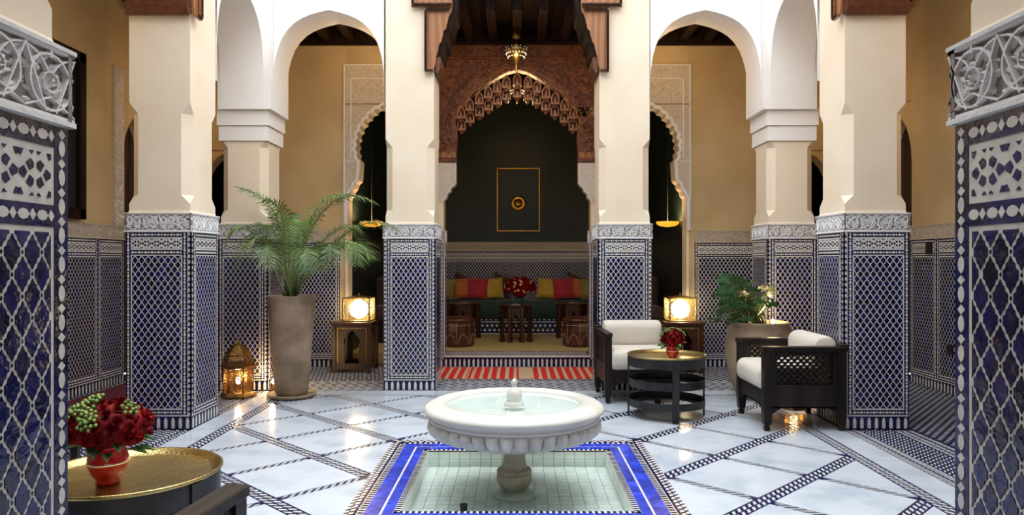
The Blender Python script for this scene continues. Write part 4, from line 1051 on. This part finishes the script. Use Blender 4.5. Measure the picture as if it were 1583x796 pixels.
# ---------------------------------------------------------------- armchairs (local: faces -y, width x, depth y)
def armchair(loc, rz, label, cushions=True):
    o = E('lattice_armchair', loc, rz, label, 'armchair', 'dark lattice armchairs around the courtyard'); D = MT['dark']; W2 = .375; DP = .34
    def post(x, y):
        b = MB(); s_ = .034
        b.loft([[(x + a * k, y + c * k, z) for a, c in ((-1, -1), (1, -1), (1, 1), (-1, 1))] for z, k in ((0, .016), (.02, .022), (.045, .017), (.06, .03), (.15, s_), (.66, s_))], D); b.build('leg', o)
    for x in (-W2 + .034, W2 - .034):
        for y in (-DP + .034, DP - .034): post(x, y)
    for s_ in (-1, 1):
        xi, xo = sorted((s_ * (W2 - .055), s_ * (W2 - .012)))
        b = MB()
        b.bbox(min(s_ * (W2 - .075), s_ * (W2 + .006)), max(s_ * (W2 - .075), s_ * (W2 + .006)), -DP - .012, DP + .01, .655, .695, D, .006); b.build('armrest', o)
        b = MB(); b.box(xi, xo, -DP + .06, DP - .06, .19, .38, D)
        for i in range(12):   # arched lower apron
            t0 = i / 12; t1 = (i + 1) / 12; y0 = -DP + .06 + t0 * (2 * DP - .12); y1 = -DP + .06 + t1 * (2 * DP - .12); zc = lambda t: .19 - .06 * max(0, (abs(t - .5) * 2 - .72) / .28)
            b.prism([(y0, zc(t0)), (y1, zc(t1)), (y1, .20), (y0, .20)], xi, xo, D, 'yz', back=True)
        b.box(xi, xo, -DP + .06, -DP + .11, .38, .66, D); b.box(xi, xo, DP - .11, DP - .06, .38, .66, D); b.box(xi, xo, -DP + .1, DP - .1, .62, .66, D)
        b.build('side_panel', o)
        b = MB(); xm = (xi + xo) / 2; y0, y1, z0, z1 = -DP + .105, DP - .105, .375, .625
        st_ = .052; 
        for dgn in (1, -1):
            c = -1.0
            while c < 1.2:
                # line z = z0 + dgn*(y-y0) + c
                pts = []
                for y_ in (y0, y1):
                    pass
                ya_, yb_ = y0, y1; za_ = z0 + c + (0 if dgn > 0 else (y1 - y0)); 
                f = lambda y_: za_ + dgn * (y_ - y0)
                # clip to z-range
                lo, hi = (z0, z1)
                ys = sorted([y0 + (lo - za_) * dgn, y0 + (hi - za_) * dgn]); ya_ = max(y0, ys[0]); yb_ = min(y1, ys[1])
                if yb_ - ya_ > .01:
                    A = (ya_, f(ya_)); B = (yb_, f(yb_)); t = .0065
                    nx_, nz_ = (-dgn * .707 * t, .707 * t)
                    b.prism([(A[0] - nx_, A[1] - nz_), (B[0] - nx_, B[1] - nz_), (B[0] + nx_, B[1] + nz_), (A[0] + nx_, A[1] + nz_)], xm - .008, xm + .008, D, 'yz', back=True)
                c += st_
        # little crosses in the openings' corners make the quatrefoil look
        ny = int((y1 - y0) / (st_)); 
        for iy in range(ny * 2 + 1):
            for iz in range(int((z1 - z0) / st_) * 2 + 1):
                if (iy + iz) % 2: continue
                y_ = y0 + iy * st_ / 2; z_ = z0 + iz * st_ / 2
                q = .0125
                b.prism([(y_ - q, z_), (y_, z_ - q), (y_ + q, z_), (y_, z_ + q)], xm - .007, xm + .007, D, 'yz', back=True)
        b.build('lattice', o, kind='stuff')
    b = MB(); b.box(-W2 + .06, W2 - .06, -DP + .01, -DP + .045, .20, .33, D)
    for i in range(12):
        t0 = i / 12; t1 = (i + 1) / 12; X0 = -W2 + .06 + t0 * (2 * W2 - .12); X1 = -W2 + .06 + t1 * (2 * W2 - .12); zc = lambda t: .20 - .06 * max(0, (abs(t - .5) * 2 - .72) / .28)
        b.prism([(X0, zc(t0)), (X1, zc(t1)), (X1, .21), (X0, .21)], -DP + .045, -DP + .01, D, back=True)
    b.box(-W2 + .05, W2 - .05, -DP + .04, DP - .04, .27, .32, D); b.build('seat_frame', o)
    b = MB(); b.bbox(-W2 + .05, W2 - .05, DP - .05, DP - .015, .19, .70, D, .004); b.bbox(-W2 + .0, W2 - .0, DP - .055, DP + .012, .67, .715, D, .006); b.build('backrest', o)
    # seat cushion: rounded front
    def soft(x0, x1, prof, name):
        b = MB(); rings = []; n = 7
        for i in range(n + 1):
            t = i / n; k = [0.86, .965, 1, 1, 1, 1, .965, .86][i]; x = x0 + (x1 - x0) * [0, .02, .07, .35, .65, .93, .98, 1][i]
            cy = sum(p[0] for p in prof) / len(prof); cz = sum(p[1] for p in prof) / len(prof)
            rings.append([(x, cy + (p[0] - cy) * k, cz + (p[1] - cz) * k) for p in prof])
        b.loft(rings, MT['cushion'], True); return b.build(name, o)
    def rrect(y0, y1, z0, z1, r_, n=5):
        P = []
        for cx, cz, a0 in ((y1 - r_, z1 - r_, 0), (y0 + r_, z1 - r_, PI / 2), (y0 + r_, z0 + r_, PI), (y1 - r_, z0 + r_, 3 * PI / 2)):
            P += [(cx + r_ * math.cos(a0 + PI / 2 * i / n), cz + r_ * math.sin(a0 + PI / 2 * i / n)) for i in range(n + 1)]
        return P
    soft(-W2 + .065, W2 - .065, rrect(-DP - .03, DP - .06, .325, .525, .075), 'seat_cushion')
    if cushions: soft(-W2 + .075, W2 - .075, rrect(DP - .24, DP - .045, .50, .775, .088), 'back_cushion')
    return o
def facing(dx, dy): return math.atan2(dx, -dy)
armchair((2.36, 6.36, 0), facing(-1, 0) , 'dark wooden armchair with lattice side turned to the fountain, against the tiled column')
armchair((1.215, 7.50, 0), R(3), 'dark wooden armchair with cream cushions behind the ringed brass table')
armchair((-1.265, 2.01, 0), facing(.12, .99), 'dark wooden armchair cropped at the frame edge beside the brass tray table', False)
o = E('upholstered_bench', (-2.95, 4.55, 0), R(4), 'low black upholstered bench at the edge of the red carpet, behind the roses', 'bench')
b = MB(); b.bbox(-.36, .36, -.28, .28, .30, .45, MT['black'], .03); b.build('seat', o)
for x in (-.31, .31):
    for y in (-.23, .23): b = MB(); b.bbox(x - .02, x + .02, y - .02, y + .02, 0, .30, MT['dark'], .003); b.build('leg', o)

# ---------------------------------------------------------------- ringed tray tables
def tray_table(loc, rz, label):
    o = E('tray_table', loc, rz, label, 'table', 'round brass tray tables with black ringed stands'); I = MT['iron']; r0 = .345
    b = MB(); b.lathe([(0, .532), (.30, .532), (.322, .536), (.338, .552), (.347, .560), (.352, .556), (.352, .548), (.34, .54), (.33, .524), (0, .524)], MT['brass'], 72, cap=False); b.build('tray', o)
    def ring(z0, z1, r1=.337, name='ring_band'):
        b = MB(); b.lathe([(r1, z0), (r1 + .006, z0), (r1 + .006, z1), (r1, z1), (r1, z0)], I, 64, smooth=False, cap=False); b.build(name, o)
    ring(.455, .545); ring(.275, .345); ring(.10, .165)
    for z in (.275, .10):
        b = MB(); b.lathe([(.337, z), (.337, z + .008), (.25, z + .008), (.25, z), (.337, z)], I, 64, smooth=False, cap=False); b.build('shelf_ring', o)
    for k in range(4):
        a = -PI / 2 + k * PI / 2; b = MB(); wd = .030 if k == 0 or k == 2 else .007
        c = r0 + .002; wd2 = .004
        u = Vector((math.cos(a), math.sin(a), 0)); t = Vector((-math.sin(a), math.cos(a), 0))
        rings = []
        for z in (0, .015, .54):
            e = 1.0
            rings.append([tuple(u * (c - wd2 - .006) + t * -wd + Vector((0, 0, z))), tuple(u * (c + wd2) + t * -wd + Vector((0, 0, z))), tuple(u * (c + wd2) + t * wd + Vector((0, 0, z))), tuple(u * (c - wd2 - .006) + t * wd + Vector((0, 0, z)))])
        b.loft(rings, I); b.build('leg', o)
    return o
tray_table((1.350, 6.62, 0), R(2), 'round brass tray table with black rings between the two cream cushioned armchairs')
tray_table((-1.565, 2.95, 0), R(70), 'large brass tray table close to the camera carrying roses in red glass')
ZT = .5325
def vase_roses(loc, r_, label_v, label_b, n, seed, berries, spread=1.0, rs=1.0):
    b = MB(); k = r_ / .056
    b.lathe([(.030 * k, 0), (.036 * k, .004 * k), (.030 * k, .010 * k), (.046 * k, .028 * k), (.056 * k, .055 * k), (.055 * k, .075 * k), (.046 * k, .10 * k), (.043 * k, .108 * k), (.048 * k, .116 * k), (.045 * k, .116 * k), (.040 * k, .106 * k), (.040 * k, .09 * k)], MT['redglass'], 40, cap=False)
    v = obj('rose_vase', b.mesh('rose_vase'), None, loc, 0, label_v, 'vase')
    b = MB(); b.lathe([(.0565 * k, .060 * k), (.0575 * k, .062 * k), (.0565 * k, .0645 * k)], MT['chrome'], 40, cap=False); b.build('silver_band', v)
    o = E('rose_bouquet', (loc[0], loc[1], loc[2] + .105 * k), 0, label_b, 'flowers'); rn = random.Random(seed)
    b = MB()
    for q in range(9):
        a = q * .7; b.tube([(.02 * k * math.cos(a), .02 * k * math.sin(a), -.03), (.07 * k * math.cos(a), .07 * k * math.sin(a), .06 * k)], .003, MT['stem'], 5)
    b.lathe([(.035 * k, -.01), (.07 * k, .03 * k), (.085 * k, .07 * k), (.05 * k, .11 * k), (0, .115 * k)], MT['red'], 12); b.build('stems', o)
    for i, d in enumerate(dome_dirs(n, -.35)):
        j = d + Vector((rn.uniform(-.12, .12), rn.uniform(-.12, .12), rn.uniform(-.1, .1))); j.normalize()
        f = obj('rose', RM, o, (j.x * .095 * k * spread, j.y * .095 * k * spread, .055 * k + j.z * .07 * k)); put_dir(f, j); s = rn.uniform(.75, 1.05) * k * rs; f.scale = (s, s, s)
    bm2 = MB()
    for q in range(14):
        a = q * 2.4; rr = .011 * math.sqrt(q)
        c = (rr * math.cos(a), rr * math.sin(a), .012 - rr * .25)
        bm2.lathe([(0, -.009), (.0065, -.006), (.009, 0), (.006, .006), (0, .008)], MT['berry'], 7, c=c)
        bm2.tube([(0, 0, -.05), c], .0012, MT['stem'], 3)
    me = bm2.mesh('berry_cluster')
    for (dx, dy, dz) in berries:
        d = Vector((dx, dy, dz)).normalized(); f = obj('berry_cluster', me, o, (d.x * .115 * k, d.y * .115 * k, .055 * k + d.z * .095 * k)); put_dir(f, d); f.scale = (k * .68,) * 3
    lf = MB()
    for q in range(12):
        a = rn.uniform(0, 6.28); r1 = .10 * k; P = [(r1 * .7 * math.cos(a), r1 * .7 * math.sin(a), .02)]
        c, s_ = math.cos(a), math.sin(a); z = rn.uniform(-.01, .05)
        lf.add([(r1 * .6 * c, r1 * .6 * s_, z), (r1 * 1.0 * c - .02 * s_, r1 * 1.0 * s_ + .02 * c, z + .01), (r1 * 1.35 * c, r1 * 1.35 * s_, z - .015), (r1 * 1.0 * c + .02 * s_, r1 * 1.0 * s_ - .02 * c, z + .01)], [(0, 1, 2), (0, 2, 3)], MT['leaf2'])
    lf.build('leaves', o)
# pixel (170,735) at table height; red glass vase
vase_roses((-1.60, 2.86, ZT), .075, 'round red glass vase with silver line on the large close brass table', 'deep red roses with green berries on the large close brass table', 48, 4, [(-.4, -.6, .75), (-.65, -.45, .5), (.0, -.85, .35), (.75, -.3, .75), (-.2, -.3, .95), (-.05, -.8, .6)], 1.15, .72)
vase_roses((1.385, 6.52, ZT), .058, 'small red glass vase on the table between the armchairs', 'small red rose bunch with pale leaves on the table between the armchairs', 20, 9, [(-.5, -.3, .9), (.5, -.2, .9), (0, .1, 1), (-.8, -.2, .5), (.8, -.1, .5)], .9)

# ---------------------------------------------------------------- pots and plants
pot = obj('planter', None, None, (-2.32, 7.52, 0), 0, 'tall tapered clay planter holding the palm', 'planter')
b = MB(); b.lathe([(.15, .035), (.165, .06), (.185, .30), (.21, .62), (.232, .90), (.245, 1.00), (.247, 1.035), (.243, 1.045), (.225, 1.045), (.215, 1.02), (.205, .95)], MT['clay'], 56, cap=False); b.build('body', pot)
b = MB(); b.lathe([(.21, .985), (.1, .99), (0, .995)], MT['soil'], 24, cap=False); b.build('soil', pot)
b = MB(); b.lathe([(.20, 0), (.235, .012), (.245, .035), (.238, .045), (.225, .030), (.0, .026)], MT['clay'], 48); b.build('saucer', None, (-2.32, 7.52, 0), label='wide clay saucer under the tall palm planter', cat='saucer')
palm = E('palm', (-2.32, 7.52, .99), 0, 'feathery green palm spilling from the tall clay planter', 'plant')
def frond(tip, mid, seed, nl=34, ll=.26):
    rn = random.Random(seed); A = Vector((rn.uniform(-.06, .06), rn.uniform(-.06, .06), 0)); M = Vector(mid); T = Vector(tip)
    C1 = A.lerp(M, .6) + Vector((0, 0, .04)); n = 18; path = []
    for i in range(n + 1):
        t = i / n; path.append(A * (1 - t) ** 3 + Vector((A.x * .5 + M.x * .5, A.y * .5 + M.y * .5, M.z * .75)) * 3 * t * (1 - t) ** 2 + M * 3 * t * t * (1 - t) + T * t ** 3)
    mb = MB(); mb.tube(path, [.011 * (1 - i / n) + .002 for i in range(n + 1)], MT['stem'], 5)
    for k in range(nl):
        t = .24 + .76 * (k + .5) / nl; f = t * n; i = min(int(f), n - 1); p = path[i].lerp(path[i + 1], f - i); tg = (path[i + 1] - path[i]).normalized()
        side = tg.cross(Vector((0, 0, 1))); 
        if side.length < .1: side = Vector((1, 0, 0))
        side.normalize(); up = side.cross(tg)
        L = ll * (math.sin(PI * min(1, (t - .2) / .8 * .92 + .12)) ** .55) * rn.uniform(.85, 1.1)
        for s_ in (-1, 1):
            d = (side * s_ * .78 + tg * .55 + up * rn.uniform(.05, .3)).normalized()
            q1 = p + d * L * .5; q2 = p + d * L + Vector((0, 0, -L * rn.uniform(.25, .5))); w_ = (tg * .0065)
            q1 = q1 + Vector((0, 0, -L * .06)); 
            mb.add([tuple(p - w_ * .5), tuple(p + w_ * .5), tuple(q1 + w_), tuple(q1 - w_), tuple(q2)], [(0, 1, 2, 3), (3, 2, 4)], MT['leaf'])
    return mb.build('frond', palm)
def pp(x, y, dy=0.0): D = 7.52 + dy; return ((x - 799.5) * D / 1130 + 2.32, dy, 1.4 + (403 - y) * D / 1130 - .99)
FR = [((360, 288), (428, 300), .1), ((588, 318), (520, 275), -.1), ((346, 385), (372, 320), -.25), ((622, 362), (575, 318), .0), ((548, 420), (560, 340), -.35), ((500, 430), (530, 340), -.55),
      ((360, 420), (395, 330), -.4), ((420, 425), (400, 345), -.6), ((470, 345), (462, 330), .35), ((560, 385), (545, 318), .35), ((395, 370), (415, 320), .4), ((530, 300), (490, 300), .3), ((440, 330), (445, 330), .45), ((575, 405), (568, 350), -.15), ((480, 430), (480, 350), -.5), ((405, 310), (440, 305), -.2)]
for i, (t, m, dy) in enumerate(FR):
    frond(pp(*t, dy), pp(*m, dy * .7), 30 + i, 40 if i > 3 else 44, .28)
b = MB()
for k in range(12):
    a = k * .9; b.tube([(.04 * math.cos(a), .04 * math.sin(a), -.02), (.07 * math.cos(a), .07 * math.sin(a), .28), (.13 * math.cos(a), .10 * math.sin(a), .5)], [.016, .011, .006], MT['stem'], 6)
b.build('stems', palm)
# bulbous pot
pot2 = obj('planter', None, None, (2.47, 7.47, 0), 0, 'broad bulbous clay planter behind the lattice armchair', 'planter')
b = MB(); b.lathe([(.19, .0), (.22, .02), (.30, .22), (.335, .42), (.335, .55), (.315, .68), (.30, .755), (.305, .775), (.285, .78), (.27, .76), (.28, .70)], MT['clay'], 56, cap=False); b.build('body', pot2)
b = MB(); b.lathe([(.285, .71), (.1, .72), (0, .725)], MT['soil'], 24, cap=False); b.build('soil', pot2)
phi = E('philodendron', (2.47, 7.47, .72), 0, 'lobed green philodendron leaning from the bulbous clay planter', 'plant')
def lobed(name):
    mb = MB(); pts = []; n = 7
    for k in range(n):
        a = R(-120) + R(240) * k / (n - 1); l = .085 - .018 * abs(k - 3) / 3; L2 = .035
        pts.append((math.sin(a) * l, math.cos(a) * l)); 
        if k < n - 1: am = a + R(20); pts.append((math.sin(am) * L2, math.cos(am) * L2))
    P = [(0, 0, 0)] + [(x, y, -.15 * (x * x + y * y) / .05 * .12) for x, y in pts]
    mb.add(P, [(0, i, i + 1) for i in range(1, len(P) - 1)], MT['leaf2']); return mb.mesh(name)
lm_ = lobed('leaf')
rn = random.Random(11); stm = MB()
tips = []
for k in range(70):
    x_ = rn.triangular(1092, 1200, 1135); y_ = rn.uniform(432, 500); 
    if x_ > 1165: y_ = rn.uniform(445, 485)
    if x_ < 1110: y_ = rn.uniform(448, 500)
    D = 7.47 + rn.uniform(-.25, .15); tips.append(((x_ - 799.5) * D / 1130 - 2.47, D - 7.47, 1.4 + (403 - y_) * D / 1130 - .72))
for t in tips:
    T = Vector(t); A = Vector((rn.uniform(-.05, .10), rn.uniform(-.05, .05), 0)); M = A.lerp(T, .5) + Vector((0, 0, .08))
    stm.tube([A, A.lerp(M, .5) + Vector((0, 0, .03)), M, M.lerp(T, .5) + Vector((0, 0, .015)), T], .0035, MT['stem'], 4)
    d = (T - M).normalized(); f = obj('leaf', lm_, phi, T); f.rotation_euler = (rn.uniform(.1, .9), rn.uniform(-.5, .5), math.atan2(-d.x, d.y) + PI * 0 + rn.uniform(-.6, .6)); s = rn.uniform(.95, 1.5); f.scale = (s, s, s)
    f.rotation_euler = (rn.uniform(.5, 1.3), rn.uniform(-.4, .4), rn.uniform(2.2, 4.1))
stm.build('stems', phi)

# ---------------------------------------------------------------- lanterns
def cube_lantern(loc, label):
    o = E('cube_lantern', loc, 0, label, 'lantern', 'square pierced brass lanterns on side tables'); s = .165; H = .30; B = MT['brass']
    f = MB()
    for x in (-s, s):
        for y in (-s, s): f.box(x - .008, x + .008, y - .008, y + .008, 0, H, B)
    for z in (0, H - .014):
        for a in (-s, s): f.box(-s, s, a - .008, a + .008, z, z + .014, B); f.box(a - .008, a + .008, -s, s, z, z + .014, B)
    f.build('frame', o)
    pn = MB(); th = []
    # pierced pane: square with round clear centre
    N_ = 32; vs = []; 
    for i in range(N_):
        a = 2 * PI * i / N_; c, q = math.cos(a), math.sin(a); m = s * .96 / max(abs(c), abs(q)); vs += [(c * .112, 0, q * .112), (c * m, 0, q * m * (H / 2 / s) * .95)]
    pn.add(vs, [(2 * i, 2 * ((i + 1) % N_), 2 * ((i + 1) % N_) + 1, 2 * i + 1) for i in range(N_)], MT['filigree'])
    pm_ = pn.mesh('pierced_pane')
    for k in range(4):
        a = k * PI / 2; obj('pierced_pane', pm_, o, (s * math.sin(a), -s * math.cos(a), H / 2), a)
    g = MB(); g.lathe([(.0, .03)] + [(.118 * math.sin(PI * i / 12), .148 - .118 * math.cos(PI * i / 12)) for i in range(1, 12)] + [(0, .266)], MT['glow'], 32); g.build('glowing_globe', o); g = MB(); g.box(-s, s, -s, s, 0, .01, B); g.build('floor_plate', o)
    t = MB(); t.loft([[(-s, -s, H), (s, -s, H), (s, s, H), (-s, s, H)], [(-.05, -.05, H + .02), (.05, -.05, H + .02), (.05, .05, H + .02), (-.05, .05, H + .02)]], B); t.lathe([(.02, H + .02), (.012, H + .03), (.018, H + .04), (0, H + .055)], B, 12); t.build('lid', o)
    light('lamp_glow', (loc[0], loc[1] - .30, loc[2] + .2), 5)
def side_table(loc, label):
    o = E('side_table', loc, 0, label, 'table', 'carved cedar side tables'); H = .635; s = .24; m = MT['table_wood']
    b = MB(); b.bbox(-s - .02, s + .02, -s - .02, s + .02, H - .035, H, m, .006); b.build('tabletop', o)
    for x in (-s + .02, s - .02):
        for y in (-s + .02, s - .02): q = MB(); q.bbox(x - .022, x + .022, y - .022, y + .022, 0, H - .035, m, .003); q.build('leg', o)
    for k in range(4):
        a = k * PI / 2; b = MB(); w_ = s - .042
        arc_ = [(-w_ * .45, .12), (-w_ * .45, .36), (-w_ * .52, .38), (-w_ * .48, .43), (-w_ * .30, .46), (-w_ * .22, .50), (0, .53)]
        for i in range(len(arc_) - 1):
            (xa, za), (xb, zb) = arc_[i], arc_[i + 1]
            for g_ in (-1, 1): b.prism([(g_ * w_, za), (g_ * xa * -1 if False else g_ * abs(xa), za), (g_ * abs(xb), zb), (g_ * w_, zb)], .012, -.004, m, back=True)
        b.box(-w_, w_, -.004, .012, .53, H - .035, m); b.box(-w_, w_, -.004, .012, .05, .12, m)
        for q in range(-3, 4): b.leafbump(q * .035, .555, PI / 2, .03, .016, -.004, .006, MT['inlay']) if k == 0 else None
        b.rib([(-w_ * .9, .14), (-w_ * .9, .56), (w_ * .9, .56), (w_ * .9, .14)], .004, -.004, .005, MT['gold'])
        b.build('arched_panel', o, (s * math.sin(a) * .93, -s * math.cos(a) * .93, 0), a)
    b = MB(); b.box(-s + .04, s - .04, -s + .04, s - .04, .05, .07, m); b.build('shelf', o)
side_table((-2.06, 9.33, 0), 'carved dark cedar side table between the palm and the cream column'); cube_lantern((-2.02, 9.33, .6355), 'glowing square brass lantern on the cedar table beside the palm')
side_table((2.08, 9.33, 0), 'carved dark cedar side table behind the armchairs'); cube_lantern((2.08, 9.33, .6355), 'glowing square brass lantern on the cedar table behind the armchairs')
def hex_lantern(loc, label, k=1.0, e=6, ly=-.0):
    o = E('hexagonal_lantern', loc, R(10), label, 'lantern'); B = MT['brass_dark']
    def hx(prof, m, name, cap=True):
        b = MB(); b.lathe([(r_ * k, z * k) for r_, z in prof], m, 6, smooth=False, cap=cap); return b.build(name, o)
    hx([(.16, 0), (.165, .02), (.15, .045), (.145, .05)], B, 'base')
    b = MB()
    for i in range(6):
        a = 2 * PI * i / 6; b.tube([(.135 * k * math.cos(a), .135 * k * math.sin(a), .045 * k), (.135 * k * math.cos(a), .135 * k * math.sin(a), .28 * k)], .007 * k, B, 6)
    b.build('posts', o)
    hx([(.13, .05), (.13, .275)], MT['filigree_dark'], 'pierced_panes', False)
    hx([(.14, .275), (.165, .285), (.165, .30), (.15, .31)], B, 'cornice')
    hx([(.155, .31), (.145, .36), (.115, .40)], MT['filigree_dark'], 'shoulder', False)
    hx([(.12, .40), (.122, .41), (.085, .45), (.05, .49), (.02, .51)], B, 'dome')
    b = MB(); b.lathe([(r_ * k, z * k) for r_, z in ((.015, .505), (.022, .52), (.01, .535), (.006, .55), (0, .552))], B, 12); b.tube([(.022 * k * math.cos(2 * PI * i / 16), 0, (.570 + .022 * math.sin(2 * PI * i / 16)) * k) for i in range(17)], .003 * k, B, 5); b.build('finial', o)
    b = MB(); b.lathe([(0, .12 * k), (.018 * k, .13 * k), (.022 * k, .155 * k), (.012 * k, .185 * k), (0, .19 * k)], MT['bulb'], 12); b.build('bulb', o)
    light('lamp_glow', (loc[0], loc[1], loc[2] + .16 * k), e, r=.03)
hex_lantern((-2.87, 7.52, 0), 'lit hexagonal brass lantern on the floor beside the tall palm planter', 1.08, 22)
hex_lantern((2.62, 6.92, 0), 'small lit brass lantern glowing under and behind the lattice armchair', .72, 8)
# uplights by the pots
for (x, y, z, lab, e) in ((-2.60, 7.80, .0, 'small brass uplight on the floor behind the palm planter', 8), (2.64, 7.55, .66, 'small brass uplight hidden in the philodendron pot', 5)):
    o = E('uplight', (x, y, z), 0, lab, 'lamp'); b = MB(); b.lathe([(.04, 0), (.045, .01), (.03, .03), (.035, .09), (.03, .09)], MT['brass_dark'], 16, cap=False); b.build('housing', o)
    b = MB(); b.lathe([(0, .085), (.02, .10), (.018, .125), (0, .14)], MT['bulb'], 12); b.build('bulb', o); light('lamp_glow', (x, y, z + .2), e, r=.03)
# pendant lamps before the alcove
def pendant(loc, k, label, top, e):
    o = E('pendant_lantern', loc, 0, label, 'lamp', 'pierced brass pendant lamps of the alcove'); B = MT['brass_dark']
    b = MB(); b.lathe([(r_ * k, z * k) for r_, z in ((.0, -.27), (.012, -.25), (.010, -.19), (.02, -.17), (.05, -.14), (.10, -.09), (.128, -.03), (.13, .02), (.11, .07), (.06, .11), (.035, .13), (.045, .15), (.05, .19), (.03, .22), (.012, .24))], B, 40); b.build('body', o)
    b = MB()
    for z, r_, n in ((.03, .131, 14), (-.0, .133, 16), (-.045, .122, 20), (-.085, .102, 18)):
        for i in range(n):
            a = 2 * PI * (i + .5 * (z > 0)) / n; b.lathe([(0, -.010 * k), (.009 * k, 0), (0, .010 * k)], MT['jewel'] if z < -.02 else MT['chrome'], 6, c=(r_ * k * math.cos(a), r_ * k * math.sin(a), z * k))
    b.build('jewels', o, kind='stuff')
    b = MB()
    for a in (0, 2.09, 4.19): b.tube([(.045 * k * math.cos(a), .045 * k * math.sin(a), .18 * k), (0, 0, .34 * k)], .003, B, 5)
    b.tube([(0, 0, .33 * k), (0, 0, top - loc[2])], .004, B, 5); b.build('chain', o)
    light('lamp_glow', (loc[0], loc[1] - .25 * k, loc[2] - .25), e, r=.05)
x_, z_ = px(798, 78, 9.05); pendant((x_, 9.05, z_), 1.0, 'ornate jewelled brass pendant lamp hanging before the cedar arch', 4.28, 7)
x_, z_ = px(799, 137, 10.6); pendant((x_, 10.6, z_), .85, 'smaller dim brass pendant lamp hanging inside the alcove', 4.4, 16)
# side rooms: glowing brass wall bowls and bench
for s_, nm in ((-1, 'palm'), (1, 'armchair')):
    o = E('wall_lamp', (2.12 if s_ > 0 else -2.05, 10.3, 1.92), 0, f'glowing amber wall bowl inside the dark side doorway, {nm} side', 'lamp'); b = MB()
    b.lathe([(.16, .03), (.155, 0), (.11, -.03), (.03, -.042), (0, -.044)], MT['amberglow'], 32, cap=False); b.build('bowl', o)
    b = MB(); b.lathe([(0, .0), (.05, .01), (.12, .022), (.0, .03)], MT['bulb'], 24); b.build('bulb', o)
    b = MB(); b.box(-.02, .02, .0, .25, -.03, 0, MT['brass_dark']); b.tube([(0, 0, .03), (0, 0, 2.47)], .0025, MT['iron'], 5); b.build('rod', o)
    light('lamp_glow', (o.location.x, 10.2, 2.15), 5)
    bx0 = s_ * 1.75
    so = E('upholstered_bench', (bx0, 11.4, .15), 0, f'dark upholstered bench inside the side doorway, {nm} side', 'sofa')
    b = MB(); b.bbox(-.5, .5, -.3, .35, 0, .35, MT['cedar_dark'], .01); b.build('base', so); b = MB(); b.bbox(-.5, .5, -.32, .35, .35, .55, MT['p_dark'], .05); b.build('seat', so); b = MB(); b.bbox(-.5, .5, .25, .42, .35, 1.0, MT['p_dark'], .05); b.build('backrest', so)
    obj('cushion', pm['p_dark'], None, (bx0 - .05 * s_, 11.32, .93), 0, f'dark cushion on the bench inside the side doorway, {nm} side', 'cushion', rot=(R(-15), 0, 0))
# warm fill lamps added to light the galleries, kept out of view
for x, y, z, e in ((-3.9, 6.0, 3.6, 14), (3.9, 6.0, 3.6, 14), (-1.9, 8.75, 4.27, 12), (1.9, 8.75, 4.27, 12), (-3.9, 8.9, 3.4, 4), (3.9, 8.9, 3.4, 4)):
    o = E('gallery_fill_lamp', (x, y, z), 0, None, 'lamp', 'added fill lamps of the galleries')
    o['label'] = {(-1.9): 'added fill lamp above the palm side gallery', 1.9: 'added fill lamp above the armchair side gallery', 0: 'added fill lamp over the alcove bench'}.get(x, ('added fill lamp over the red carpet' if x < 0 else 'added fill lamp over the navy mosaic floor') + (' by the doorway' if y > 8 else ''))
    b = MB(); b.lathe([(0, -.10), (.05, -.06), (.06, 0), (.03, .06), (.008, .08)], MT['filigree_dark'], 10, smooth=False); b.build('body', o)
    b = MB(); b.tube([(0, 0, .07), (0, 0, 4.4 - z)], .004, MT['brass_dark'], 5); b.build('chain', o)
    b = MB(); b.lathe([(0, -.03), (.02, 0), (0, .03)], MT['bulb'], 10); b.build('bulb', o)
    light('lamp_glow', (x, y, z - .2), e)
